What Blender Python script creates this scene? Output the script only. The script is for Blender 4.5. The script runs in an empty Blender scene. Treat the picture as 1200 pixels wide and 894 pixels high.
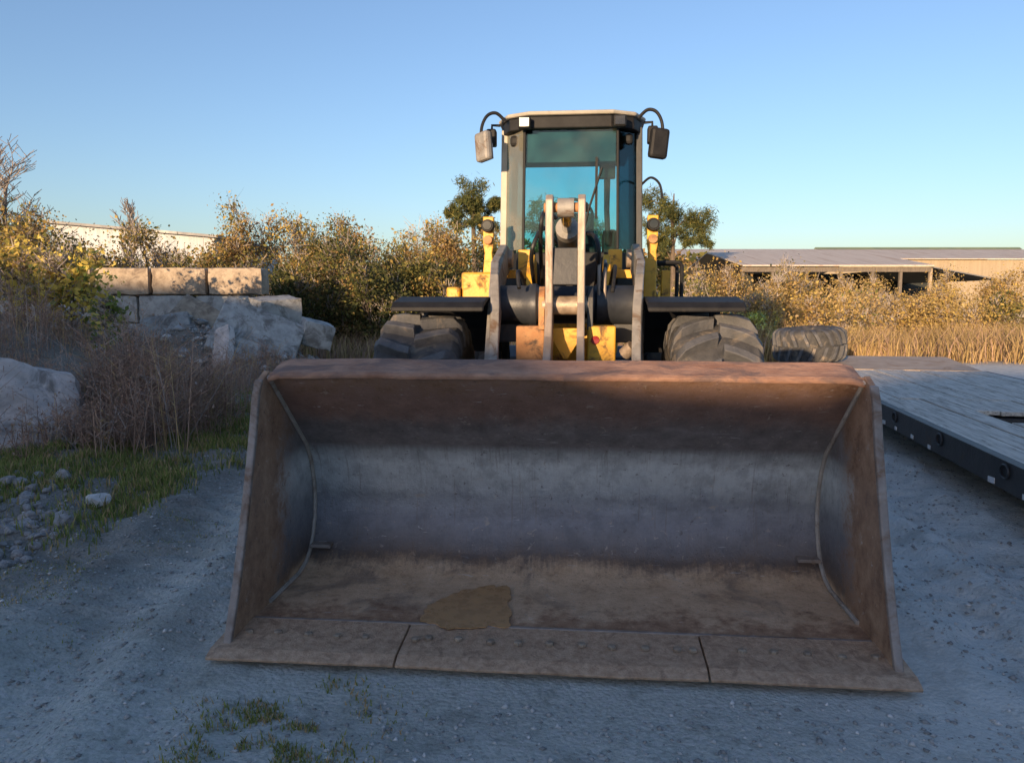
import bpy, math, random
import numpy as np
from mathutils import Vector, Matrix

R = math.radians
random.seed(7)
rng = np.random.default_rng(7)
sc = bpy.context.scene
col = sc.collection

# ------------------------------------------------------------------ camera
CAM_H, F_PX, PITCH = 1.65, 900.0, math.atan(97 / 900.0)
cam_d = bpy.data.cameras.new('camera')
cam_d.sensor_width = 36.0
cam_d.lens = 36.0 * F_PX / 1200.0
cam_d.clip_start = 0.05
cam_d.clip_end = 5000
cam = bpy.data.objects.new('camera', cam_d)
col.objects.link(cam)
cam.location = (0, 0, CAM_H)
cam.rotation_euler = (math.pi / 2 - PITCH, 0, 0)
sc.camera = cam

# ------------------------------------------------------------------ sky and sun
SUN_EL, SUN_AZ = R(6.5), R(205)          # clockwise from +Y (the view direction)
world = bpy.data.worlds.new('World')
sc.world = world
world.use_nodes = True
wn = world.node_tree.nodes
wl = world.node_tree.links
wn.clear()
sky = wn.new('ShaderNodeTexSky')
sky.sky_type = 'NISHITA'
sky.sun_disc = False
sky.sun_elevation = SUN_EL
sky.sun_rotation = SUN_AZ
sky.altitude = 0
sky.air_density = 1.0
sky.dust_density = 0.8
sky.ozone_density = 3.0
bg = wn.new('ShaderNodeBackground')
bg.inputs['Strength'].default_value = 0.15
wo = wn.new('ShaderNodeOutputWorld')
wb = wn.new('ShaderNodeMix'); wb.data_type = 'RGBA'; wb.blend_type = 'MULTIPLY'      # white balance of the sky
wb.inputs[0].default_value = 1.0; wb.inputs[7].default_value = (1.02, .93, .97, 1)
hsv = wn.new('ShaderNodeHueSaturation'); hsv.inputs['Saturation'].default_value = .94
wl.new(sky.outputs[0], hsv.inputs['Color'])
wl.new(hsv.outputs[0], wb.inputs[6]); wl.new(wb.outputs[2], bg.inputs['Color'])
wl.new(bg.outputs[0], wo.inputs['Surface'])

SUN_DIR = Vector((math.sin(SUN_AZ) * math.cos(SUN_EL), math.cos(SUN_AZ) * math.cos(SUN_EL), math.sin(SUN_EL)))
sd = bpy.data.lights.new('sun', 'SUN')
sd.energy = 4.0
sd.angle = R(0.53)
sd.color = (1.0, 0.70, 0.42)
sun = bpy.data.objects.new('sun', sd)
col.objects.link(sun)
sun.rotation_euler = SUN_DIR.to_track_quat('Z', 'Y').to_euler()
sun.location = SUN_DIR * 60

vs = sc.view_settings
vs.view_transform = 'Standard'
vs.look = 'None'
vs.gamma = 1.0
vs.use_curve_mapping = False
vs.exposure = 1.0


# ------------------------------------------------------------------ pixel helpers (photo 1200 x 894)
def ray(px, py):
    u, v = (px - 600) / F_PX, (447 - py) / F_PX
    return Vector((u, math.cos(PITCH) + v * math.sin(PITCH), -math.sin(PITCH) + v * math.cos(PITCH)))


def at(px, py, Y):
    d = ray(px, py)
    t = Y / d.y
    return Vector((d.x * t, Y, CAM_H + d.z * t))


def on_z(px, py, z=0.0):
    d = ray(px, py)
    t = (z - CAM_H) / d.z
    return Vector((d.x * t, d.y * t, z))


# ------------------------------------------------------------------ value noise
_perm = np.random.default_rng(3).random((256, 256))


def vnoise(x, y):
    x = np.asarray(x, float); y = np.asarray(y, float)
    xi = np.floor(x).astype(int); yi = np.floor(y).astype(int)
    xf = x - xi; yf = y - yi
    u = xf * xf * (3 - 2 * xf); v = yf * yf * (3 - 2 * yf)
    a = _perm[xi % 256, yi % 256]; b = _perm[(xi + 1) % 256, yi % 256]
    c = _perm[xi % 256, (yi + 1) % 256]; d = _perm[(xi + 1) % 256, (yi + 1) % 256]
    return (a + (b - a) * u) * (1 - v) + (c + (d - c) * u) * v - 0.5


def sstep(a, b, x):
    t = np.clip((np.asarray(x, float) - a) / (b - a), 0, 1)
    return t * t * (3 - 2 * t)


def ground_h(x, y):
    x = np.asarray(x, float); y = np.asarray(y, float)
    # left bank of dumped earth, the heap before the block wall, a shallow verge
    bank = 1.05 * sstep(-4.8, -8.6, x) * sstep(7.5, 12.5, y) * (1 - sstep(15.0, 17.0, y))
    heap = 1.05 * np.exp(-(((x + 6.2) / 1.6) ** 2 + ((y - 14.9) / 1.25) ** 2))
    heap2 = 0.55 * np.exp(-(((x + 4.7) / 1.2) ** 2 + ((y - 14.6) / 1.3) ** 2))
    verge = 0.16 * sstep(-2.6, -4.4, x) * sstep(3.0, 5.5, y) * (1 - sstep(15, 20, y))
    near = 1 - sstep(14, 30, np.abs(y) + np.abs(x) * .3)
    flat = 1 - sstep(0.6, 1.0, np.maximum(np.abs(x - .3) / 2.0, np.abs(y - 3.9) / 1.4))   # under the bucket
    rough = 0.045 * vnoise(x * .7 + 9, y * .7) + 0.045 * vnoise(x * 2.3, y * 2.3 + 5) + 0.026 * vnoise(x * 6.1, y * 6.1) + 0.02 * vnoise(x * 13.7, y * 13.7)
    pile = np.maximum(np.maximum(bank, heap), heap2)
    r2 = 0.35 * pile * (vnoise(x * 1.3, y * 1.3) + .6 * vnoise(x * 4, y * 4))
    ruts = 0.0
    for (rx, ry, ang, w, dpt) in ((2.35, 3, .10, .16, .05), (2.9, 3, .13, .2, .04), (-2.0, 3, -.12, .22, .05), (-1.5, 3, -.10, .15, .03)):
        dd = (x - rx - (y - ry) * ang + .12 * vnoise(x * .8, y * .8)) / w
        ruts = ruts - dpt * np.exp(-dd * dd) + .6 * dpt * np.exp(-(np.abs(dd) - 1.7) ** 2 * 3) + .016 * np.cos(2 * np.pi * (y + np.abs(dd) * .16) / .26) * np.exp(-(dd / 1.4) ** 4) * (vnoise(x * .6 + 2, y * .6) > -.12)
    rough = rough * (0.5 + 1.6 * sstep(-1.6, -3.0, x) + 1.0 * sstep(1.5, 2.4, x)) * near
    z = pile + verge + r2 + (rough + ruts * near) * (1 - flat * .85) * near - 0.02 * flat - .012
    return z


def gh(x, y):
    return float(ground_h(x, y))


# ------------------------------------------------------------------ materials
MATS = {}


def new_mat(name):
    m = bpy.data.materials.new(name)
    m.use_nodes = True
    nt = m.node_tree
    b = nt.nodes['Principled BSDF']
    MATS[name] = m
    return m, nt, b


def N(nt, t, **kw):
    n = nt.nodes.new(t)
    for k, v in kw.items():
        if k in n.inputs:
            n.inputs[k].default_value = v
        else:
            setattr(n, k, v)
    return n


def ramp(nt, src, stops):
    r = nt.nodes.new('ShaderNodeValToRGB')
    e = r.color_ramp.elements
    e[0].position, e[0].color = stops[0][0], (*stops[0][1], 1)
    e[1].position, e[1].color = stops[-1][0], (*stops[-1][1], 1)
    for p, c in stops[1:-1]:
        q = e.new(p); q.color = (*c, 1)
    nt.links.new(src, r.inputs[0])
    return r


def mixc(nt, fac, a, b):
    m = nt.nodes.new('ShaderNodeMix'); m.data_type = 'RGBA'
    for i, s in ((0, fac), (6, a), (7, b)):
        if hasattr(s, 'links'):
            nt.links.new(s, m.inputs[i])
        else:
            m.inputs[i].default_value = s if i == 0 else (*s, 1)
    return m.outputs[2]


def math_n(nt, op, a, b=None, clamp=False):
    m = nt.nodes.new('ShaderNodeMath'); m.operation = op; m.use_clamp = clamp
    for i, s in ((0, a), (1, b)):
        if s is None: continue
        if hasattr(s, 'links'): nt.links.new(s, m.inputs[i])
        else: m.inputs[i].default_value = s
    return m.outputs[0]


def mrange(nt, v, a, b, c=0.0, d=1.0):
    m = nt.nodes.new('ShaderNodeMapRange'); m.interpolation_type = 'SMOOTHSTEP'
    nt.links.new(v, m.inputs[0])
    for i, s in enumerate((a, b, c, d)): m.inputs[i + 1].default_value = s
    return m.outputs[0]


def coords(nt, scale=(1, 1, 1), rand=True):
    tc = nt.nodes.new('ShaderNodeTexCoord')
    mp = nt.nodes.new('ShaderNodeMapping')
    mp.inputs['Scale'].default_value = scale
    nt.links.new(tc.outputs['Object'], mp.inputs[0])
    if rand:
        oi = nt.nodes.new('ShaderNodeObjectInfo')
        k = math_n(nt, 'MULTIPLY', oi.outputs['Random'], 37.0)
        cb = nt.nodes.new('ShaderNodeCombineXYZ')
        nt.links.new(k, cb.inputs[0]); nt.links.new(k, cb.inputs[1])
        nt.links.new(cb.outputs[0], mp.inputs['Location'])
    return mp.outputs[0]


def noise(nt, vec, scale, detail=6, rough=.6, dist=0.0):
    n = N(nt, 'ShaderNodeTexNoise', Scale=scale, Detail=detail, Roughness=rough, Distortion=dist)
    nt.links.new(vec, n.inputs['Vector'])
    return n.outputs['Fac']


def bump(nt, b, h, strength, dist=.02):
    bp = N(nt, 'ShaderNodeBump', Strength=strength, Distance=dist)
    nt.links.new(h, bp.inputs['Height'])
    nt.links.new(bp.outputs[0], b.inputs['Normal'])


def pmat(name, c1, c2, scale=6, rough=.6, metal=0.0, bmp=.25, bscale=None, dirt=None, dscale=2.2, dlo=.5, dhi=.68, stretch=(1, 1, 1), rvar=.15, spec=.5):
    m, nt, b = new_mat(name)
    v = coords(nt, stretch)
    n1 = noise(nt, v, scale)
    c = ramp(nt, n1, [(.33, c1), (.67, c2)]).outputs[0]
    if dirt:
        n2 = noise(nt, v, dscale, 8, .68, .6)
        f = mrange(nt, n2, dlo, dhi)
        c = mixc(nt, f, c, dirt)
        rr = mixc(nt, f, (rough,) * 3, (.85,) * 3)
        nt.links.new(rr, b.inputs['Roughness'])
        if metal:
            nt.links.new(mrange(nt, n2, dlo, dhi, metal, 0.0), b.inputs['Metallic'])
    else:
        nt.links.new(mrange(nt, n1, .3, .7, max(.05, rough - rvar), min(1, rough + rvar)), b.inputs['Roughness'])
        b.inputs['Metallic'].default_value = metal
    b.inputs['Specular IOR Level'].default_value = spec
    nt.links.new(c, b.inputs['Base Color'])
    if bmp:
        bump(nt, b, noise(nt, v, bscale or scale * 5, 5, .65), bmp)
    return m


# loader paints and metals
pmat('yellow_paint', (.60, .30, .02), (.72, .40, .035), 5, .45, 0, .12, dirt=(.12, .07, .035), dscale=8, dlo=.50, dhi=.68)
pmat('dark_paint', (.02, .022, .026), (.04, .042, .046), 5, .5, 0, .12, dirt=(.15, .12, .09), dscale=4, dlo=.58, dhi=.86)
pmat('black_plastic', (.010, .010, .011), (.02, .02, .021), 7, .6, 0, .1, dirt=(.09, .075, .06), dscale=5, dlo=.6, dhi=.85, spec=.25)
pmat('rubber_hose', (.012, .012, .013), (.022, .022, .022), 20, .55, 0, .1)
pmat('tyre_rubber', (.035, .036, .039), (.075, .073, .072), 9, .8, 0, .35, 40, dirt=(.30, .24, .17), dscale=4.5, dlo=.50, dhi=.78)
pmat('tyre_lug', (.06, .063, .07), (.11, .11, .115), 9, .7, 0, .35, 40, dirt=(.30, .235, .165), dscale=4.5, dlo=.52, dhi=.76)
pmat('worn_steel_plate', (.28, .225, .18), (.42, .35, .285), 7, .5, .35, .15, dirt=(.27, .17, .10), dscale=6, dlo=.52, dhi=.72, stretch=(1, 1, .35))
pmat('arm_paint', (.19, .18, .165), (.33, .31, .28), 9, .55, .1, .25, dirt=(.13, .085, .055), dscale=7, dlo=.5, dhi=.68)
pmat('tube_paint', (.022, .026, .034), (.045, .05, .06), 5, .45, .1, .12, dirt=(.20, .16, .12), dscale=4, dlo=.58, dhi=.86)
pmat('chrome', (.55, .55, .55), (.62, .62, .62), 10, .18, 1.0, .02)
pmat('rusty_bracket', (.36, .16, .06), (.50, .27, .12), 8, .75, 0, .3, dirt=(.10, .07, .05), dscale=5)
pmat('rusty_lip', (.30, .15, .09), (.54, .31, .20), 11, .75, .05, .45, 50, dirt=(.22, .14, .11), dscale=6, dlo=.47, dhi=.62, stretch=(.5, 1, 1))
pmat('dusty_edge_steel', (.42, .265, .165), (.62, .43, .29), 34, .65, .1, .5, 90, dirt=(.33, .21, .135), dscale=14, dlo=.5, dhi=.66)
pmat('side_edge_steel', (.27, .22, .19), (.40, .34, .30), 9, .6, .25, .25, dirt=(.20, .12, .075), dscale=5, dlo=.45, dhi=.65)
pmat('weld_steel', (.36, .31, .26), (.52, .46, .40), 12, .6, .1, .4, dirt=(.24, .18, .14), dscale=4)
pmat('bolt_steel', (.30, .23, .17), (.45, .36, .27), 20, .5, .4, .1)
pmat('cream_paint', (.34, .31, .25), (.44, .40, .33), 5, .5, 0, .05, dirt=(.3, .24, .17), dscale=6, dlo=.58, dhi=.85)
pmat('mirror_glass', (.75, .77, .8), (.8, .8, .8), 3, .06, 1, 0)
pmat('visor_paint', (.012, .018, .028), (.02, .027, .038), 5, .6, 0, .02)
pmat('seat_fabric', (.02, .02, .022), (.035, .035, .038), 30, .85, 0, .3)
pmat('red_lens', (.20, .006, .01), (.28, .01, .015), 10, .25, 0, .05)
pmat('lamp_lens', (.78, .74, .66), (.84, .80, .72), 10, .12, 0, .2, 60)
pmat('white_reflector', (.68, .66, .66), (.8, .78, .76), 8, .3, 0, .02, dirt=(.3, .26, .22), dscale=9)


def glass_mat(name, tint, refl, d0=.03, d1=.22):
    m, nt, b = new_mat(name)
    nt.nodes.remove(b)
    o = nt.nodes['Material Output']
    tr = N(nt, 'ShaderNodeBsdfTransparent', Color=(*tint, 1))
    gl = N(nt, 'ShaderNodeBsdfGlossy', Color=(.9, .95, .95, 1), Roughness=.03)
    df = N(nt, 'ShaderNodeBsdfDiffuse', Color=(.35, .31, .25, 1))
    v = coords(nt)
    dust = mrange(nt, noise(nt, v, 2.5, 3, .5, .3), .4, .8, d0, d1)
    lw = N(nt, 'ShaderNodeFresnel', IOR=1.5)
    k = math_n(nt, 'ADD', math_n(nt, 'MULTIPLY', lw.outputs[0], .55), refl, True)
    mx = nt.nodes.new('ShaderNodeMixShader')
    nt.links.new(k, mx.inputs[0]); nt.links.new(tr.outputs[0], mx.inputs[1]); nt.links.new(gl.outputs[0], mx.inputs[2])
    m2 = nt.nodes.new('ShaderNodeMixShader')
    nt.links.new(dust, m2.inputs[0]); nt.links.new(mx.outputs[0], m2.inputs[1]); nt.links.new(df.outputs[0], m2.inputs[2])
    nt.links.new(m2.outputs[0], o.inputs['Surface'])
    return m


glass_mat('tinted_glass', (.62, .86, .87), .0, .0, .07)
glass_mat('dusty_sunlit_glass', (.55, .72, .66), .10, .28, .60)  # left corner pane: dust plus sun glare put into the mix
glass_mat('shaded_pane_glass', (.20, .30, .33), .0, .0, .02)  # right corner pane: its shade put into a darker tint
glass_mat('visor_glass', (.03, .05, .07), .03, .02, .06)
glass_mat('dark_glass', (.03, .05, .07), .03)


# bucket steel: mud on the floor, scoured blue steel up the back, brown scale near the lip
def bucket_mat(name, side=False):
    m, nt, b = new_mat(name)
    tc = nt.nodes.new('ShaderNodeTexCoord')
    v = tc.outputs['Object']
    sp = nt.nodes.new('ShaderNodeSeparateXYZ'); nt.links.new(v, sp.inputs[0])
    big = noise(nt, v, 2.2, 9, .68, .5)
    mid = noise(nt, v, 8, 9, .74)
    fine = noise(nt, v, 45, 6, .75)
    mp = N(nt, 'ShaderNodeMapping', Scale=(46, 2.2, 2.2)); nt.links.new(v, mp.inputs[0])
    streak = noise(nt, mp.outputs[0], 1.0, 9, .78)
    mp2 = N(nt, 'ShaderNodeMapping', Scale=(5, 26, 26)); mp2.inputs['Rotation'].default_value = (.3, .5, .25); nt.links.new(v, mp2.inputs[0])
    scr = noise(nt, mp2.outputs[0], 1.6, 5, .6, 1.2)
    j = lambda n, k: math_n(nt, 'MULTIPLY', math_n(nt, 'SUBTRACT', n, .5), k)
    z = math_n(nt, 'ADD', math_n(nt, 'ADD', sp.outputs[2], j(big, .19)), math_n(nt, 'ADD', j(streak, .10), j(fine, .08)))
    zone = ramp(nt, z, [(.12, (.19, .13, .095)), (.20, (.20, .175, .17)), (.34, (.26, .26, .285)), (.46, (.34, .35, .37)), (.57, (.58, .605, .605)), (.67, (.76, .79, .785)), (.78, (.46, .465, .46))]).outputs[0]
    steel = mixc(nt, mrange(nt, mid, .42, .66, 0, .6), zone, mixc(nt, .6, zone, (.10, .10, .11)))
    steel = mixc(nt, mrange(nt, streak, .54, .66, 0, .55), steel, (.20, .15, .125))
    mud = ramp(nt, mid, [(.30, (.36, .22, .13)), (.46, (.58, .39, .245)), (.60, (.66, .46, .30)), (.75, (.76, .58, .42))]).outputs[0]
    mud = mixc(nt, mrange(nt, big, .50, .62, 0, .65), mud, (.30, .215, .155))
    mud = mixc(nt, mrange(nt, fine, .55, .72, 0, .5), mud, (.22, .14, .085))
    scale_ = mixc(nt, mrange(nt, z, .90, 1.06), ramp(nt, mid, [(.3, (.13, .11, .105)), (.55, (.23, .20, .19)), (.75, (.36, .32, .30))]).outputs[0], ramp(nt, mid, [(.32, (.18, .10, .075)), (.7, (.36, .22, .165))]).outputs[0])
    fm = mrange(nt, z, .06, .145, 1, 0)
    zc = math_n(nt, 'ADD', sp.outputs[2], math_n(nt, 'ADD', j(streak, .05), j(fine, .03)))
    fs = mrange(nt, zc, .745, .815)
    c = mixc(nt, fs, steel, scale_)
    c = mixc(nt, fm, c, mud)
    rust = ramp(nt, mid, [(.32, (.20, .105, .06)), (.5, (.38, .22, .13)), (.68, (.54, .35, .22))]).outputs[0]
    yy = math_n(nt, 'ADD', sp.outputs[1], math_n(nt, 'ADD', j(mid, .9), j(fine, .25)))
    yz = math_n(nt, 'SUBTRACT', yy, math_n(nt, 'MULTIPLY', sp.outputs[2], .15))
    fy = mrange(nt, yz, .42 if side else .24, .74 if side else .50, .95, 0)
    c = mixc(nt, fy, c, rust)
    # caked splashes, bright scratches and dark pits
    c = mixc(nt, mrange(nt, noise(nt, v, 15, 6, .75, .7), .61, .67, 0, .6), c, (.46, .38, .31))
    c = mixc(nt, mrange(nt, scr, .66, .70, 0, .55), c, (.66, .63, .60))
    c = mixc(nt, mrange(nt, noise(nt, v, 33, 5, .7), .62, .68, 0, .6), c, (.085, .06, .05))
    nt.links.new(c, b.inputs['Base Color'])
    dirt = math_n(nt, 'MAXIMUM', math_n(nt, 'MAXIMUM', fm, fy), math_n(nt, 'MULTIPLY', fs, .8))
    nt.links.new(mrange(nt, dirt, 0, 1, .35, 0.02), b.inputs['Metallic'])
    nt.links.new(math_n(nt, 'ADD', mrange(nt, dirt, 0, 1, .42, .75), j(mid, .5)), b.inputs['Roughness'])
    h = math_n(nt, 'ADD', math_n(nt, 'MULTIPLY', fine, .6), mid)
    bump(nt, b, h, .5, .018)


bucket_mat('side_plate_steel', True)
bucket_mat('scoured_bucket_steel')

# setting
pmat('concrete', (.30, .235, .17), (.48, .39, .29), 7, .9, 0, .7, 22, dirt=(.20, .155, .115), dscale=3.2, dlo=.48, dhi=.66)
pmat('shaded_grey_concrete', (.30, .30, .285), (.46, .46, .44), 7, .9, 0, .8, 16, dirt=(.17, .16, .145), dscale=3.2, dlo=.46, dhi=.64)
pmat('pale_stone', (.44, .38, .345), (.76, .68, .63), 3.5, .9, 0, 1.0, 12, dirt=(.19, .165, .145), dscale=3.4, dlo=.47, dhi=.68)
pmat('rubble_stone', (.24, .225, .215), (.46, .435, .42), 3, .9, 0, .6, 14)
pmat('grey_stone', (.17, .165, .16), (.36, .35, .335), 5, .9, 0, .4, 20)
pmat('weathered_plank', (.50, .455, .39), (.74, .685, .60), 2.2, .85, 0, .5, 12, dirt=(.32, .28, .23), dscale=3.5, dlo=.48, dhi=.64, stretch=(9, .7, 9))
pmat('trailer_steel', (.02, .02, .022), (.045, .043, .042), 5, .55, 0, .2, dirt=(.13, .09, .06), dscale=4, dlo=.55, dhi=.8)
pmat('trailer_deck_steel', (.35, .27, .20), (.46, .37, .28), 4, .7, .1, .25, dirt=(.28, .18, .11), dscale=3)
pmat('roof_sheet', (.52, .45, .38), (.62, .55, .47), .8, .75, 0, .25, 6, dirt=(.40, .30, .23), dscale=.5, stretch=(6, .3, 1))
pmat('green_sheet', (.20, .26, .16), (.26, .32, .20), .8, .6, .1, .1)
pmat('grey_roof_sheet', (.16, .16, .165), (.23, .23, .235), .8, .6, .2, .1)
pmat('pale_wall_sheet', (.34, .37, .41), (.42, .45, .49), .6, .6, 0, .2, 5, stretch=(8, 1, .3))
pmat('tan_wall_sheet', (.30, .24, .16), (.38, .31, .22), .6, .7, 0, .2, 5, stretch=(8, 1, .3))
pmat('interior_shade_board', (.022, .026, .024), (.04, .045, .04), 2, .9, 0, .2, stretch=(5, 1, 1))  # near-black so the shed interior's shade sits in the board colour
pmat('shed_timber', (.12, .10, .085), (.20, .17, .14), 3, .85, 0, .3, stretch=(6, 6, 1))
pmat('bark_grey', (.17, .145, .125), (.30, .265, .235), 6, .9, 0, .4, stretch=(2, 2, .5))
pmat('bark_brown', (.095, .07, .05), (.17, .13, .095), 6, .9, 0, .4, stretch=(2, 2, .5))
pmat('muddy_water', (.38, .205, .085), (.54, .31, .14), 12, .3, 0, .1, spec=.4)
pmat('shade_ridge_earth', (.14, .115, .09), (.22, .185, .145), 2, .95, 0, .5)


def leaf_mat(name, c1, c2, trans=.35):
    m, nt, b = new_mat(name)
    nt.nodes.remove(b)
    o = nt.nodes['Material Output']
    g = nt.nodes.new('ShaderNodeNewGeometry')
    c = ramp(nt, g.outputs['Random Per Island'], [(0, c1), (1, c2)]).outputs[0]
    d = nt.nodes.new('ShaderNodeBsdfDiffuse'); t = nt.nodes.new('ShaderNodeBsdfTranslucent')
    nt.links.new(c, d.inputs[0]); nt.links.new(c, t.inputs[0])
    mx = N(nt, 'ShaderNodeMixShader', Fac=trans)
    nt.links.new(d.outputs[0], mx.inputs[1]); nt.links.new(t.outputs[0], mx.inputs[2])
    nt.links.new(mx.outputs[0], o.inputs['Surface'])
    return m


leaf_mat('leaf_rust', (0.216, 0.139, 0.063), (0.447, 0.296, 0.117))
leaf_mat('leaf_gold', (0.341, 0.240, 0.075), (0.648, 0.479, 0.150))
leaf_mat('leaf_yellow', (.60, .43, .08), (.82, .66, .18))
leaf_mat('leaf_olive', (0.115, 0.121, 0.042), (0.273, 0.240, 0.080))
leaf_mat('leaf_dark', (0.050, 0.061, 0.029), (0.118, 0.122, 0.050))
leaf_mat('leaf_pine', (0.064, 0.083, 0.040), (0.154, 0.172, 0.068))
leaf_mat('leaf_green', (0.109, 0.155, 0.039), (0.248, 0.295, 0.078))
leaf_mat('grass_green', (0.15, 0.185, 0.05), (0.38, 0.40, 0.13))
leaf_mat('grass_straw', (0.330, 0.231, 0.094), (0.605, 0.451, 0.204))
leaf_mat('grass_tan', (0.372, 0.256, 0.132), (0.620, 0.449, 0.232))
leaf_mat('weed_brown', (0.24, 0.15, 0.11), (0.52, 0.36, 0.27), .15)
leaf_mat('twig_grey', (0.295, 0.256, 0.225), (0.465, 0.411, 0.372), .05)


def ground_mat():
    m, nt, b = new_mat('yard_gravel')
    tc = nt.nodes.new('ShaderNodeTexCoord'); v = tc.outputs['Object']
    sp = nt.nodes.new('ShaderNodeSeparateXYZ'); nt.links.new(v, sp.inputs[0])
    n0 = noise(nt, v, .7, 8, .65, .3); n1 = noise(nt, v, 4.5, 8, .7); n2 = noise(nt, v, 38, 6, .75)
    vo = N(nt, 'ShaderNodeTexVoronoi', Scale=48.0); nt.links.new(v, vo.inputs['Vector'])
    vo2 = N(nt, 'ShaderNodeTexVoronoi', Scale=19.0); nt.links.new(v, vo2.inputs['Vector'])
    c = ramp(nt, n2, [(.25, (.33, .34, .30)), (.5, (.52, .525, .47)), (.78, (.70, .70, .645))]).outputs[0]
    hs = nt.nodes.new('ShaderNodeSeparateColor'); nt.links.new(vo.outputs['Color'], hs.inputs[0])
    c = mixc(nt, mrange(nt, hs.outputs[0], .55, .98, 0, .55), c, (.60, .58, .56))
    c = mixc(nt, mrange(nt, n1, .50, .70, 0, .62), c, (.25, .25, .215))
    c = mixc(nt, mrange(nt, n0, .48, .66, 0, .55), c, (.27, .265, .225))
    c = mixc(nt, mrange(nt, noise(nt, v, 12, 7, .75, .5), .58, .68, 0, .6), c, (.21, .205, .18))
    fr = mrange(nt, math_n(nt, 'ADD', sp.outputs[0], math_n(nt, 'MULTIPLY', math_n(nt, 'SUBTRACT', n0, .5), 3.0)), .6, 2.2, 0, .72)
    c = mixc(nt, fr, c, ramp(nt, n1, [(.3, (.40, .40, .37)), (.5, (.68, .675, .635)), (.7, (.82, .81, .77))]).outputs[0])
    earth = ramp(nt, n2, [(.28, (.13, .112, .09)), (.72, (.29, .25, .21))]).outputs[0]
    wob = math_n(nt, 'MULTIPLY', math_n(nt, 'SUBTRACT', n1, .5), 2.2)
    fe = mrange(nt, math_n(nt, 'ADD', sp.outputs[0], wob), -1.7, -3.1)
    fy = mrange(nt, math_n(nt, 'ADD', sp.outputs[1], math_n(nt, 'MULTIPLY', wob, .5)), 2.7, 4.6)
    c = mixc(nt, math_n(nt, 'MULTIPLY', math_n(nt, 'MULTIPLY', fe, fy), .8), c, earth)
    straw = ramp(nt, n1, [(.3, (.34, .25, .15)), (.7, (.48, .37, .23))]).outputs[0]
    fs = mrange(nt, math_n(nt, 'ADD', sp.outputs[1], math_n(nt, 'MULTIPLY', wob, 1.5)), 18.5, 21.5)
    c = mixc(nt, fs, c, straw)
    nt.links.new(c, b.inputs['Base Color'])
    b.inputs['Roughness'].default_value = .95
    b.inputs['Specular IOR Level'].default_value = .2
    h = math_n(nt, 'ADD', math_n(nt, 'MULTIPLY', n2, .8), math_n(nt, 'MULTIPLY', vo.outputs['Distance'], -.5))
    h = math_n(nt, 'ADD', h, math_n(nt, 'MULTIPLY', vo2.outputs['Distance'], -.45))
    h = math_n(nt, 'ADD', h, n1)
    bump(nt, b, h, .6, .03)


ground_mat()


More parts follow.
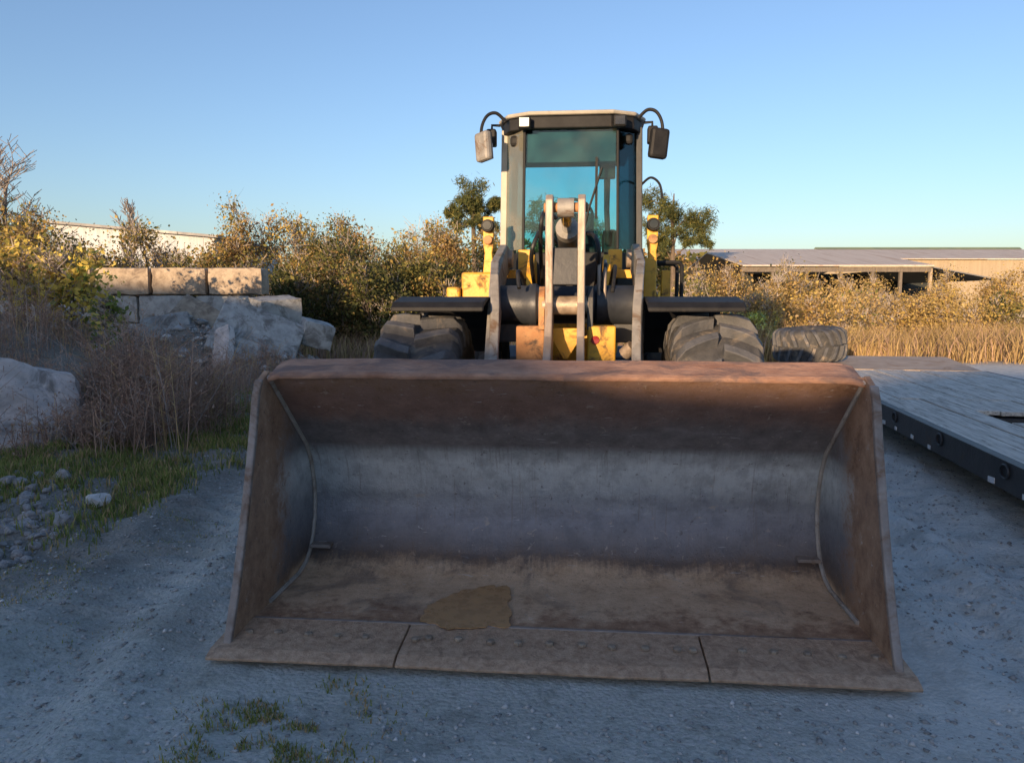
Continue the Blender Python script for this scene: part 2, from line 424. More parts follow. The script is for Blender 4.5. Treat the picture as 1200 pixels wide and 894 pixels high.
# ------------------------------------------------------------------ mesh helpers
class MB:
    def __init__(s):
        s.v = []; s.f = []; s.m = []

    def add(s, vs_, fs_, mi=0):
        o = len(s.v)
        s.v += [tuple(p) for p in vs_]
        s.f += [tuple(i + o for i in f) for f in fs_]
        s.m += [mi] * len(fs_)

    def box(s, x0, x1, y0, y1, z0, z1, mi=0, mat=None):
        vs_ = [Vector((x, y, z)) for z in (z0, z1) for y in (y0, y1) for x in (x0, x1)]
        if mat is not None: vs_ = [mat @ p for p in vs_]
        s.add(vs_, [(0, 2, 3, 1), (4, 5, 7, 6), (0, 1, 5, 4), (2, 6, 7, 3), (0, 4, 6, 2), (1, 3, 7, 5)], mi)
        return s

    def prism(s, poly, axis, lo, hi, mi=0):
        """poly of (a,b): axis 'x' -> (y,z); 'y' -> (x,z); 'z' -> (x,y)"""
        n = len(poly)
        def P(a, b, t):
            return (t, a, b) if axis == 'x' else ((a, t, b) if axis == 'y' else (a, b, t))
        vs_ = [P(a, b, lo) for a, b in poly] + [P(a, b, hi) for a, b in poly]
        fs_ = [tuple(range(n))[::-1], tuple(range(n, 2 * n))] + [(i, (i + 1) % n, n + (i + 1) % n, n + i) for i in range(n)]
        s.add(vs_, fs_, mi)
        return s

    def tube(s, pts, r, n=8, mi=0, caps=True):
        pts = [Vector(p) for p in pts]
        rs = r if isinstance(r, (list, tuple)) else [r] * len(pts)
        ref = None
        vs_ = []
        for i, p in enumerate(pts):
            d = (pts[min(i + 1, len(pts) - 1)] - pts[max(i - 1, 0)]).normalized()
            if ref is None:
                ref = d.orthogonal().normalized()
            else:
                ref = (ref - d * ref.dot(d))
                ref = ref.normalized() if ref.length > 1e-5 else d.orthogonal().normalized()
            w = d.cross(ref)
            for k in range(n):
                a = 2 * math.pi * k / n
                vs_.append(p + (ref * math.cos(a) + w * math.sin(a)) * rs[i])
        fs_ = []
        for i in range(len(pts) - 1):
            for k in range(n):
                k2 = (k + 1) % n
                fs_.append((i * n + k, i * n + k2, (i + 1) * n + k2, (i + 1) * n + k))
        if caps:
            fs_.append(tuple(range(n))[::-1])
            fs_.append(tuple(range((len(pts) - 1) * n, len(pts) * n)))
        s.add(vs_, fs_, mi)
        return s

    def lathe_x(s, prof, cx, cy, cz, n=40, mi=0):
        """prof of (x offset, radius) about an axis along x"""
        k = len(prof)
        vs_ = []
        for i in range(n):
            a = 2 * math.pi * i / n
            for (x, r) in prof:
                vs_.append((cx + x, cy + r * math.cos(a), cz + r * math.sin(a)))
        fs_ = []
        for i in range(n):
            j = (i + 1) % n
            for q in range(k - 1):
                fs_.append((i * k + q, i * k + q + 1, j * k + q + 1, j * k + q))
        s.add(vs_, fs_, mi)
        return s

    def build(s, name, mats, parent=None, smooth=False, bevel=0.0, loc=None, rot=None):
        me = bpy.data.meshes.new(name)
        me.from_pydata(s.v, [], s.f)
        for mn in ([mats] if isinstance(mats, str) else mats):
            me.materials.append(MATS[mn])
        if any(s.m): me.polygons.foreach_set('material_index', s.m)
        me.validate()
        import bmesh
        bm = bmesh.new(); bm.from_mesh(me)
        bmesh.ops.recalc_face_normals(bm, faces=bm.faces)
        bm.to_mesh(me); bm.free()
        o = bpy.data.objects.new(name, me)
        col.objects.link(o)
        if parent: o.parent = parent
        if loc is not None: o.location = loc
        if rot is not None: o.rotation_euler = rot
        if smooth:
            me.shade_smooth()
            me.set_sharp_from_angle(angle=R(40))
        if bevel:
            bv = o.modifiers.new('bevel', 'BEVEL')
            bv.width = bevel; bv.segments = 2; bv.limit_method = 'ANGLE'; bv.angle_limit = R(35)
        return o


def empty(name, loc=(0, 0, 0), rz=0):
    o = bpy.data.objects.new(name, None)
    o.empty_display_size = .2
    col.objects.link(o)
    o.location = loc; o.rotation_euler = (0, 0, rz)
    return o


def tag(o, label=None, cat=None, group=None, kind=None):
    if label: o['label'] = label
    if cat: o['category'] = cat
    if group: o['group'] = group
    if kind: o['kind'] = kind
    return o


def link_copy(src, parent=None, loc=None, rot=None, scale=None):
    c = src.copy(); col.objects.link(c); c.parent = parent
    if loc is not None: c.location = loc
    if rot is not None: c.rotation_euler = rot
    if scale is not None: c.scale = scale
    return c


def poly_mesh(name, V, mats, midx=None, parent=None):
    """V: (N, k, 3) array of separate k-gons"""
    n, k = V.shape[:2]
    me = bpy.data.meshes.new(name)
    me.vertices.add(n * k); me.loops.add(n * k); me.polygons.add(n)
    me.vertices.foreach_set('co', V.reshape(-1).astype(np.float32))
    me.loops.foreach_set('vertex_index', np.arange(n * k, dtype=np.int32))
    me.polygons.foreach_set('loop_start', np.arange(0, n * k, k, dtype=np.int32))
    for mn in ([mats] if isinstance(mats, str) else mats): me.materials.append(MATS[mn])
    if midx is not None: me.polygons.foreach_set('material_index', midx.astype(np.int32))
    me.update(calc_edges=True)
    o = bpy.data.objects.new(name, me); col.objects.link(o)
    if parent: o.parent = parent
    return o


def leaves(C, size, rg, aspect=.55):
    """leaf-shaped quads (rhombs) at centres C"""
    n = len(C)
    d = rg.normal(size=(n, 3)); d /= np.linalg.norm(d, axis=1, keepdims=True)
    e = rg.normal(size=(n, 3)); e -= d * np.sum(d * e, 1, keepdims=True); e /= np.linalg.norm(e, axis=1, keepdims=True)
    s = (size * np.clip(rg.lognormal(-.05, .42, n), .35, 2.2))[:, None]
    return np.stack([C - d * s * .5, C + e * s * aspect * .5, C + d * s * .5, C - e * s * aspect * .5], 1)


def blades(X, Y, Z, h, w, rg, lean=.35):
    """bent two-segment blades: returns (2N,4,3)"""
    n = len(X)
    a = rg.uniform(0, 2 * math.pi, n); b = rg.uniform(0, 2 * math.pi, n)
    base = np.stack([X, Y, Z - .02], 1)
    side = np.stack([np.cos(a), np.sin(a), np.zeros(n)], 1) * (w * .5)[:, None]
    ln = (rg.uniform(.1, 1, n) * lean * h)
    ld = np.stack([np.cos(b), np.sin(b), np.zeros(n)], 1)
    mid = base + ld * (ln * .3)[:, None]; mid[:, 2] += h * .55
    tip = base + ld * ln[:, None]; tip[:, 2] += h * (1 - .2 * rg.random(n))
    q1 = np.stack([base - side, base + side, mid + side * .8, mid - side * .8], 1)
    q2 = np.stack([mid - side * .8, mid + side * .8, tip + side * .12, tip - side * .12], 1)
    return np.concatenate([q1, q2], 0)


# ------------------------------------------------------------------ ground sheet
def axis_vals(lo, hi, step, far_lo, far_hi, g=1.16):
    a = list(np.arange(lo, hi + 1e-6, step))
    s, x = step, hi
    while x < far_hi:
        s *= g; x += s; a.append(x)
    s, x = step, lo
    pre = []
    while x > far_lo:
        s *= g; x -= s; pre.append(x)
    return np.array(pre[::-1] + a)


gx = axis_vals(-6.5, 4.6, .05, -900, 900, 1.10)
gy = axis_vals(1.6, 9.0, .05, -300, 1800, 1.045)
GX, GY = np.meshgrid(gx, gy)
GZ = ground_h(GX, GY)
nx, ny = len(gx), len(gy)
me = bpy.data.meshes.new('ground')
me.vertices.add(nx * ny)
me.vertices.foreach_set('co', np.stack([GX, GY, GZ], -1).reshape(-1).astype(np.float32))
ii = (np.arange(ny - 1)[:, None] * nx + np.arange(nx - 1)[None, :]).reshape(-1)
fq = np.stack([ii, ii + 1, ii + nx + 1, ii + nx], 1)
me.loops.add(fq.size); me.polygons.add(len(fq))
me.loops.foreach_set('vertex_index', fq.reshape(-1).astype(np.int32))
me.polygons.foreach_set('loop_start', np.arange(0, fq.size, 4, dtype=np.int32))
me.materials.append(MATS['yard_gravel'])
me.update(calc_edges=True); me.shade_smooth()
go = bpy.data.objects.new('ground', me); col.objects.link(go)
tag(go, 'grey gravel yard with wheel ruts running out to straw-coloured field', 'ground', kind='structure')

# ------------------------------------------------------------------ added unseen ridge behind the camera, crest shaped to shade the yard
SHADE_RIDGE_Y = -22.0
crest = [(-150, 9.5), (-60, 9.5), (-45, 9.4), (-38, 9.3), (-33.7, 9.1), (-32.5, 8.75), (-31, 8.6), (-27.7, 8.15), (-23, 7.3), (-21.5, 7.1), (-20.5, 6.95), (-19.8, 6.72), (-18.75, 6.70), (-18.1, 6.95), (-15, 7.1), (-5, 7.1), (20, 6.6), (45, 4.0), (70, .3)]
crest = [(a_ + 8.39, max(.3, h_ - 2.263)) for a_, h_ in crest]
xs = np.concatenate([np.linspace(-150, -40, 30), np.linspace(-39.5, 12, 300), np.linspace(13, 70, 30)])
cz = np.interp(xs, [p[0] for p in crest], [p[1] for p in crest])
bump_c = .04 * vnoise(xs * .9, xs * 0 + 3) + .03 * vnoise(xs * 3.1, xs * 0 + 7)
cz = cz + bump_c
prof = [(-1.0, 0.0), (-.72, .30), (-.38, .74), (-.12, .97), (0, 1.0), (.12, .97), (.38, .74), (.72, .30), (1.0, 0.0)]
vsx = []
for i, x in enumerate(xs):
    wdt = cz[i] * 1.9
    for (t, hh) in prof:
        vsx.append((x, SHADE_RIDGE_Y + t * wdt, hh * cz[i] * (1 + (.06 * float(vnoise(x * .8, t * 3)) if 0 < hh < 1 else 0)) - (.3 if hh == 0 else 0)))
k = len(prof)
b_ = MB(); b_.add(vsx, [(i * k + q, i * k + q + 1, (i + 1) * k + q + 1, (i + 1) * k + q) for i in range(len(xs) - 1) for q in range(k - 1)])
o = b_.build('shade_ridge', 'shade_ridge_earth', smooth=True)
tag(o, 'added unseen earth ridge shaped to cast shade over the yard', 'hill', kind='structure')

# ------------------------------------------------------------------ wheel loader
LY = R(5.3)
loader = empty('wheel_loader', (0.174, 3.35, 0), -LY)
tag(loader, 'yellow articulated wheel loader with a wide worn steel bucket lowered to the gravel', 'wheel loader')
LM = Matrix.Translation((0.174, 3.35, 0)) @ Matrix.Rotation(-LY, 4, 'Z')

# bucket ------------------------------------------------------------
BW = 1.50
inner = [(0.22, .055), (0.84, .058), (0.95, .085), (1.03, .14), (1.085, .22), (1.12, .32), (1.135, .43), (1.125, .55), (1.09, .67), (1.02, .79), (0.50, 1.245)]
T = .03
def offset(prof, t):
    out = []
    for i, (y, z) in enumerate(prof):
        a = prof[max(i - 1, 0)]; c = prof[min(i + 1, len(prof) - 1)]
        d = Vector((c[0] - a[0], c[1] - a[1])).normalized()
        out.append((y + d.y * t, z - d.x * t))
    return out
outer = offset(inner, T)
NXB = 60
b_ = MB()
k = len(inner)
# smooth inner curve: subdivide, with slight dents
def densify(p, m):
    out = []
    for i in range(len(p) - 1):
        for q in range(m):
            t = q / m
            out.append((p[i][0] * (1 - t) + p[i + 1][0] * t, p[i][1] * (1 - t) + p[i + 1][1] * t))
    return out + [p[-1]]
ind, outd = densify(inner, 3), densify(outer, 3)
k = len(ind)
vv = []
for i in range(NXB + 1):
    x = -BW + 2 * BW * i / NXB
    for j, (y, z) in enumerate(ind):
        dn = .010 * float(vnoise(x * 2.6 + 3, j * .45)) + .005 * float(vnoise(x * 7, j * .9 + 4))
        if j == 0 or i in (0, NXB): dn = 0
        vv.append((x, y + (dn if z > .1 else 0), z + (dn * .5 if z < .2 else 0)))
    for (y, z) in outd: vv.append((x, y, z))
ff = []
K2 = 2 * k
for i in range(NXB):
    for j in range(k - 1):
        ff.append((i * K2 + j, i * K2 + j + 1, (i + 1) * K2 + j + 1, (i + 1) * K2 + j))
        ff.append((i * K2 + k + j, (i + 1) * K2 + k + j, (i + 1) * K2 + k + j + 1, i * K2 + k + j + 1))
    ff.append((i * K2 + k - 1, i * K2 + K2 - 1, (i + 1) * K2 + K2 - 1, (i + 1) * K2 + k - 1))
    ff.append((i * K2, (i + 1) * K2, (i + 1) * K2 + k, i * K2 + k))
b_.add(vv, ff)
bucket = b_.build('bucket', 'scoured_bucket_steel', loader, smooth=True)
tag(bucket, 'wide scoured steel bucket with muddy floor and rusty top lip')
side_poly = [(-.02, .02), (.10, .30), (.22, .62), (.33, .95), (.385, 1.16), (.43, 1.235), (.52, 1.275)] + [(p[0] + .012, p[1]) for p in outer[::-1][1:]] + [(.22, .02)]
for sgn in (-1, 1):
    x0 = BW if sgn > 0 else -BW - .032
    b_ = MB().prism(side_poly, 'x', x0, x0 + .032)
    sp_ = b_.build('side_plate', 'side_plate_steel', bucket, bevel=.006)
    # thickened wear strip down the front edge of the side plate
    e0 = [(-.045, .03), (.08, .30), (.20, .62), (.31, .95), (.366, 1.16), (.41, 1.238)]
    e1 = [(p[0] + .032, p[1]) for p in e0]
    b_ = MB().prism(e0 + e1[::-1], 'x', x0 - .004, x0 + .036)
    b_.build('side_edge', 'side_edge_steel', bucket, bevel=.008)
    # fillet weld running down the seam of side plate and wrapper
    xi = sgn * (BW - .008)
    b_ = MB().tube([(xi, y - .012, z + (.012 if z < .3 else 0)) for (y, z) in ind[1:]], .0125, 6)
    b_.build('weld_seam', 'weld_steel', bucket, smooth=True)
    b_ = MB().box(min(sgn * 1.36, sgn * 1.485), max(sgn * 1.36, sgn * 1.485), .99, 1.06, .165, .185)
    b_.build('corner_gusset', 'side_edge_steel', bucket, bevel=.004)
# cutting edge in three bolted lengths
for (x0, x1, dy, dz) in ((-1.575, -.700, 0, 0), (-.693, .692, .004, -.004), (.700, 1.575, -.003, 0)):
    nn = max(6, int((x1 - x0) / .06))
    b_ = MB()
    pr_ = [(-.13, .004), (-.133, .019), (-.075, .042), (.225, .0625), (.225, .012)]
    vv = []
    for i in range(nn + 1):
        x = x0 + (x1 - x0) * i / nn
        wv = .010 * float(vnoise(x * 4.0, 2.2)) + .004 * float(vnoise(x * 15, 5.1))
        for q, (y, z) in enumerate(pr_):
            vv.append((x, y + dy + (wv if q < 3 else 0), z + dz + (wv * .3 if q in (1, 2) else 0)))
    kk = len(pr_)
    ff = [(i * kk + q, i * kk + (q + 1) % kk, (i + 1) * kk + (q + 1) % kk, (i + 1) * kk + q) for i in range(nn) for q in range(kk)]
    ff += [tuple(range(kk)), tuple(range(nn * kk, nn * kk + kk))[::-1]]
    b_.add(vv, ff)
    b_.build('cutting_edge', 'dusty_edge_steel', bucket, bevel=.004)
# second plate step and its weld line on the floor
MB().box(-1.492, 1.492, .215, .235, .050, .0635).build('edge_weld', 'side_edge_steel', bucket, bevel=.003)
bolt0 = None
bx_ = [-1.45 + 2.9 * i / 20 for i in range(21)]
for i, x in enumerate(bx_):
    xx = x + random.uniform(-.01, .01)
    if abs(abs(xx) - .695) < .05: xx += .08 * (1 if xx < 0 else -1)
    if bolt0 is None:
        bolt0 = MB().tube([(0, 0, 0), (0, 0, .011), (0, 0, .016)], [.021, .021, .014], 6).build('bolt', 'bolt_steel', bucket, loc=(xx, .07, .0505), rot=(0, 0, 0))
    else:
        link_copy(bolt0, bucket, (xx, .07 + random.uniform(-.012, .012), .0505), (0, 0, random.random()))
# spill lip along the top
lip = [(.49, 1.238), (.484, 1.258), (.50, 1.272), (.68, 1.330), (.70, 1.322), (.70, 1.302), (.52, 1.245)]
nn = 50
vv = []; kk = len(lip)
for i in range(nn + 1):
    x = -1.50 + 3.0 * i / nn
    wv = .008 * float(vnoise(x * 3.1, 9.0)) + .005 * float(vnoise(x * 11, 1.0))
    ed = max(0, abs(x) - 1.40) / .1
    for (y, z) in lip: vv.append((x, y + wv, z + wv * .5 - .02 * ed * ed))
ff = [(i * kk + q, i * kk + (q + 1) % kk, (i + 1) * kk + (q + 1) % kk, (i + 1) * kk + q) for i in range(nn) for q in range(kk)]
ff += [tuple(range(kk)), tuple(range(nn * kk, nn * kk + kk))[::-1]]
b_ = MB(); b_.add(vv, ff)
tag(b_.build('spill_lip', 'rusty_lip', bucket, bevel=.006), 'rusty orange-brown lip along the top of the bucket')
for x in (-.62, -.50, .50, .62):
    MB().prism([(1.17, .20), (1.50, .30), (1.52, .46), (1.40, .60), (1.18, .60)], 'x', x - .02, x + .02).build('hinge_ear', 'dark_paint', bucket, bevel=.005)
for x in (-.10, .10):
    MB().prism([(1.155, .72), (1.38, .86), (1.42, .98), (1.30, 1.06), (.93, .955)], 'x', x - .02, x + .02).build('link_ear', 'dark_paint', bucket, bevel=.005)

# boom arms -----------------------------------------------------------
for sgn in (-1, 1):
    top = [(4.02, 2.02), (3.93, 2.13), (3.74, 2.14), (3.05, 1.96), (2.72, 1.84), (2.48, 1.60), (2.20, 1.25), (1.62, .70), (1.36, .46)]
    bot = [(1.40, .30), (1.52, .28), (1.80, .42), (2.40, .98), (2.75, 1.28), (3.08, 1.50), (3.75, 1.85), (3.98, 1.9)]
    poly = top + bot
    n_ = len(poly)
    def xo(y): return sgn * (.515 + .085 * float(sstep(2.2, 3.1, y)))
    vv = [(xo(y) - .034, y, z) for y, z in poly] + [(xo(y) + .034, y, z) for y, z in poly]
    ff = [tuple(range(n_)), tuple(range(n_, 2 * n_))[::-1]] + [(i, (i + 1) % n_, n_ + (i + 1) % n_, n_ + i) for i in range(n_)]
    b_ = MB(); b_.add(vv, ff)
    arm = b_.build('boom_arm', 'arm_paint', loader, bevel=.01)
    for (y, z, r) in ((3.88, 2.02, .085), (1.48, .38, .09)):
        x = xo(y)
        MB().tube([(x - .075, y, z), (x + .075, y, z)], r, 20).build('pivot_pin', 'bolt_steel', arm, smooth=True, bevel=.006)
    # lift cylinder below each arm
    x = sgn * .42
    cyl = MB().tube([(x, 3.55, .95), (x, 2.75, 1.02)], .075, 20).build('lift_cylinder', 'dark_paint', loader, smooth=True)
    MB().tube([(x, 2.76, 1.02), (x, 2.35, 1.055)], .038, 16).build('rod', 'chrome', cyl, smooth=True)

xt = MB().lathe_x([(-.55, 0), (-.55, .155), (-.31, .155), (-.29, .17), (-.24, .17), (-.22, .15), (.22, .15), (.24, .17), (.29, .17), (.31, .155), (.55, .155), (.55, 0)], 0, 2.86, 1.60, 32).build('cross_tube', 'tube_paint', loader, smooth=True)
for x in (-.175, .185):
    MB().prism([(2.36, 1.42), (2.38, 1.66), (2.47, 1.74), (2.76, 1.74), (2.76, 1.42)], 'x', x - .022, x + .022).build('pivot_ear', 'rusty_bracket' if x < 0 else 'dark_paint', xt, bevel=.005)
# bell crank: two upright plates
crank = empty('bell_crank'); crank.parent = loader
for x in (-.117, .117):
    poly = [(2.28, 2.36), (2.33, 2.40), (2.42, 2.40), (2.46, 2.34), (2.46, 2.15), (2.58, 1.72), (2.57, 1.52), (2.36, 1.18), (1.86, .92), (1.72, .90), (1.68, 1.02), (1.78, 1.10), (2.16, 1.38), (2.30, 1.62), (2.28, 2.0)]
    MB().prism(poly, 'x', x - .028, x + .028).build('crank_plate', 'worn_steel_plate', crank, bevel=.01)
pin = MB().tube([(-.16, 2.37, 2.31), (.16, 2.37, 2.31)], .036, 20).build('crank_pin', 'rusty_bracket', crank, smooth=True, bevel=.006)
MB().tube([(-.175, 2.44, 1.60), (.175, 2.44, 1.60)], .07, 20).build('crank_pin', 'bolt_steel', crank, smooth=True, bevel=.006)
MB().prism([(2.30, 1.75), (2.33, 2.02), (2.42, 2.02), (2.50, 1.75)], 'x', -.092, .092).build('crank_web', 'dark_paint', crank, bevel=.006)
MB().tube([(0, 1.76, .98), (0, 1.30, .95)], .05, 14).build('bucket_link', 'dark_paint', crank, smooth=True)
# tilt cylinder behind the crank
tc_ = MB().tube([(0, 2.92, 2.20), (0, 4.02, 1.86)], .085, 20).build('tilt_cylinder', 'dark_paint', loader, smooth=True)
MB().tube([(0, 2.40, 2.31), (0, 2.95, 2.19)], .042, 16).build('rod', 'chrome', tc_, smooth=True)
MB().lathe_x([(-.06, .03), (-.06, .07), (.06, .07), (.06, .03)], 0, 2.38, 2.31, 20).build('rod_eye', 'arm_paint', tc_, smooth=True)
MB().tube([(0, 2.88, 2.21), (0, 2.97, 2.185)], .093, 20).build('gland', 'arm_paint', tc_, smooth=True)

# hoses and steel pipes
def spline(pts):
    P = [Vector(p) for p in pts]
    out = []
    for i in range(len(P) - 1):
        a, b0, c, d = P[max(i - 1, 0)], P[i], P[i + 1], P[min(i + 2, len(P) - 1)]
        for q in range(7):
            t = q / 7
            out.append(.5 * ((2 * b0) + (c - a) * t + (2 * a - 5 * b0 + 4 * c - d) * t * t + (3 * b0 - a - 3 * c + d) * t ** 3))
    out.append(P[-1])
    return out
def hose(pts, r=.017, mat='rubber_hose'):
    return MB().tube(spline(pts), r, 8).build('hydraulic_hose', mat, loader, smooth=True)
hose([(-.21, 3.7, 1.5), (-.22, 3.1, 1.95), (-.20, 2.75, 2.22), (-.17, 2.85, 2.34), (-.09, 3.0, 2.30)])
hose([(-.26, 3.7, 1.5), (-.29, 3.1, 1.86), (-.27, 2.8, 2.05), (-.19, 3.0, 2.22), (-.10, 3.4, 2.13)])
hose([(.20, 3.7, 1.5), (.24, 3.0, 1.80), (.25, 2.7, 2.02), (.20, 2.9, 2.16), (.09, 3.1, 2.18)])
hose([(.27, 3.8, 1.5), (.30, 3.2, 1.78), (.31, 2.85, 1.92), (.27, 2.72, 1.72)], .015)
hose([(.33, 3.8, 1.5), (.37, 3.2, 1.84), (.385, 2.9, 1.90), (.36, 2.74, 1.70)], .015)
hose([(-.33, 3.6, 1.5), (-.36, 3.0, 1.80), (-.38, 2.72, 1.86), (-.36, 2.60, 1.73)], .016)
hose([(.255, 2.72, 1.60), (.255, 2.74, 1.85), (.26, 2.9, 2.0)], .013, 'worn_steel_plate')
hose([(.30, 2.72, 1.60), (.30, 2.74, 1.83), (.305, 2.9, 1.95)], .013, 'worn_steel_plate')

# front frame ------------------------------------------------------------
ffm = MB()
for x in (-.34, .34):
    ffm.prism([(2.35, .55), (2.35, 1.00), (2.9, 1.25), (3.55, 1.95), (3.75, 2.05), (4.0, 2.0), (4.12, 1.7), (4.12, .55)], 'x', x - .03, x + .03)
ffm.box(-.31, .31, 2.9, 3.0, .6, 1.1).box(-.31, .31, 3.95, 4.08, .6, 1.72)
frame = ffm.build('front_frame', 'yellow_paint', loader, bevel=.008)
MB().box(-.37, -.155, 2.43, 2.60, 1.02, 1.445).build('frame_bracket', 'rusty_bracket', frame, bevel=.012)
rb = MB().box(.165, .375, 2.36, 2.60, 1.02, 1.45).build('frame_bracket', 'yellow_paint', frame, bevel=.012)
MB().prism([(-.15, 1.43), (.16, 1.43), (.10, 1.33), (.02, 1.20), (-.01, 1.20), (-.09, 1.33)], 'y', 2.42, 2.47).build('web_plate', 'yellow_paint', frame, bevel=.004)
MB().tube([(.225, 2.358, 1.345), (.225, 2.345, 1.345)], [.032, .028], 18).build('red_reflector', 'red_lens', frame, smooth=True)
MB().lathe_x([(-1.05, 0), (-1.05, .16), (-.5, .17), (-.3, .26), (.3, .26), (.5, .17), (1.05, .16), (1.05, 0)], 0, 2.67, .775, 24).build('front_axle', 'yellow_paint', loader, smooth=True)
MB().tube([(.44, 2.40, 1.24), (.50, 2.36, 1.30)], .05, 12).build('work_fitting', 'bolt_steel', frame, smooth=True)

# wheels -----------------------------------------------------------------
def tyre_mesh():
    w, RR = .325, .735
    prof = [(-.24, .33), (-.28, .37), (-.315, .48), (-.322, .57), (-.31, .64), (-.275, .685), (-.16, .70), (0, .705), (.16, .70), (.275, .685), (.31, .64), (.322, .57), (.315, .48), (.28, .37), (.24, .33)]
    b = MB().lathe_x(prof, 0, 0, 0, 64)
    def surf(x):
        return float(np.interp(abs(x), [0, .16, .275, .31, .325], [.74, .735, .715, .66, .58]))
    nl = 19
    for i in range(nl):
        for sgn in (-1, 1):
            a0 = 2 * math.pi * (i + (0.5 if sgn > 0 else 0)) / nl
            sx = [.012, .09, .17, .25, .305, .325]
            vv = []
            for q, s in enumerate(sx):
                off = .30 * (s / .3) ** 1.35 * .62
                hw = .052 + .014 * (q / 5)
                lo, hi = surf(s) - .065, surf(s) - .012 + (.052 if q < 4 else (.036 if q == 4 else .012))
                for (rad, dw) in ((lo, hw * 1.15), (hi, hw * .8)):
                    for e in (-1, 1):
                        a = a0 + off + e * dw
                        vv.append((sgn * s, rad * math.cos(a), rad * math.sin(a)))
            ff = []
            for q in range(len(sx) - 1):
                p, n = q * 4, q * 4 + 4
                ff += [(p + 2, p + 3, n + 3, n + 2), (p, p + 2, n + 2, n), (p + 1, n + 1, n + 3, p + 3)]
            e_ = (len(sx) - 1) * 4
            ff += [(0, 1, 3, 2), (e_, e_ + 2, e_ + 3, e_ + 1)]
            b.add(vv, ff, 1)
    return b
def rim_mesh():
    b = MB().lathe_x([(-.25, .345), (-.25, .325), (-.20, .30), (.05, .28), (.10, .20), (.14, .19), (.16, 0)], 0, 0, 0, 40)
    b.lathe_x([(.25, .345), (.25, .325), (.19, .30), (.05, .285)], 0, 0, 0, 40)
    for i in range(12):
        a = 2 * math.pi * i / 12
        b.tube([(.10, .24 * math.cos(a), .24 * math.sin(a)), (.125, .24 * math.cos(a), .24 * math.sin(a))], .016, 6)
    return b
tyre0 = None
for (x, y, fl) in ((-1.105, 2.67, 1), (1.105, 2.67, 0), (-1.105, 5.72, 1), (1.105, 5.72, 0)):
    if tyre0 is None:
        rim0 = rim_mesh().build('wheel', 'yellow_paint', loader, smooth=True)
        tyre0 = tyre_mesh().build('tyre', ['tyre_rubber', 'tyre_lug'], rim0, smooth=True, bevel=.006)
        w_ = rim0
    else:
        w_ = link_copy(rim0, loader)
        link_copy(tyre0, w_)
    w_.location = (x, y, .765)
    w_.rotation_euler = (random.uniform(0, 6), 0, math.pi if fl else 0)

# fenders and platforms
for sgn in (-1, 1):
    yz = [(2.30, 1.585), (2.36, 1.625), (2.62, 1.665), (2.95, 1.665), (3.30, 1.62), (3.55, 1.42), (3.62, 1.20)]
    yzl = [(p[0] + (.0 if i < 4 else -.025), p[1] - .034) for i, p in enumerate(yz)]
    x0, x1 = sorted((sgn * .60, sgn * 1.30))
    fd = MB().prism(yz + yzl[::-1], 'x', x0, x1).build('fender', 'black_plastic', loader, bevel=.012)
    MB().box(*sorted((sgn * .36, sgn * .62)), 2.85, 3.02, 1.30, 1.56).build('fender_bracket', 'dark_paint', fd, bevel=.006)
    # rear frame platform beside the cab
    pf = MB().box(*sorted((sgn * .60, sgn * 1.25)), 4.45, 6.6, 1.58, 1.64).build('platform', 'black_plastic', loader, bevel=.008)
    st = MB()
    for zz in (.62, .95, 1.27): st.box(*sorted((sgn * .95, sgn * 1.22)), 4.46, 4.68, zz, zz + .03)
    st.box(*sorted((sgn * 1.20, sgn * 1.23)), 4.47, 4.50, .6, 1.58).box(*sorted((sgn * .94, sgn * .97)), 4.47, 4.50, .6, 1.58)
    st.build('step_ladder', 'dark_paint', loader)
MB().box(-.98, -.66, 3.66, 4.06, 1.62, 1.89).build('yellow_cover', 'yellow_paint', loader, bevel=.02)
MB().box(-1.11, -.985, 3.60, 3.92, 1.60, 1.755).build('front_lamp_housing', 'yellow_paint', loader, bevel=.02)
MB().box(.68, .80, 3.85, 4.0, 1.55, 2.02).build('yellow_cover', 'yellow_paint', loader, bevel=.015)
# handrail loops over the right platform
for y in (4.35, 4.75):
    MB().tube(spline([(.80, y, 1.62), (.80, y, 1.93), (.815, y, 1.985), (.86, y, 2.0), (1.03, y, 2.0), (1.075, y, 1.985), (1.09, y, 1.93), (1.09, y, 1.62)]), .019, 8).build('handrail', 'black_plastic', loader, smooth=True)
MB().box(.90, .99, 4.42, 4.5, 1.63, 1.93).build('battery_switch_box', 'yellow_paint', loader, bevel=.01)

# headlamps on yellow brackets
for sgn in (-1, 1):
    x = sgn * .77
    br = MB().prism([(x - .055, 1.86), (x + .055, 1.86), (x + .035, 2.08), (x + .05, 2.16), (x + .05, 2.42), (x - .05, 2.42), (x - .05, 2.16), (x - .035, 2.08)], 'y', 3.98, 4.05).build('headlamp_bracket', 'yellow_paint', loader, bevel=.008)
    MB().box(*sorted((sgn * .36, sgn * .74)), 3.98, 4.05, 1.84, 1.92).build('bracket_arm', 'yellow_paint', br, bevel=.006)
    MB().tube([(x, 3.98, 2.33), (x, 3.94, 2.33), (x, 3.89, 2.33)], [.062, .062, .055], 20).build('headlamp_housing', 'black_plastic', br, smooth=True)
    MB().tube([(x, 3.895, 2.33), (x, 3.883, 2.33)], [.048, .040], 20).build('headlamp_lens', 'dark_glass', br, smooth=True)
    MB().tube([(x, 3.98, 2.20), (x, 3.93, 2.20)], [.045, .04], 16).build('indicator_lens', 'rusty_bracket', br, smooth=True)

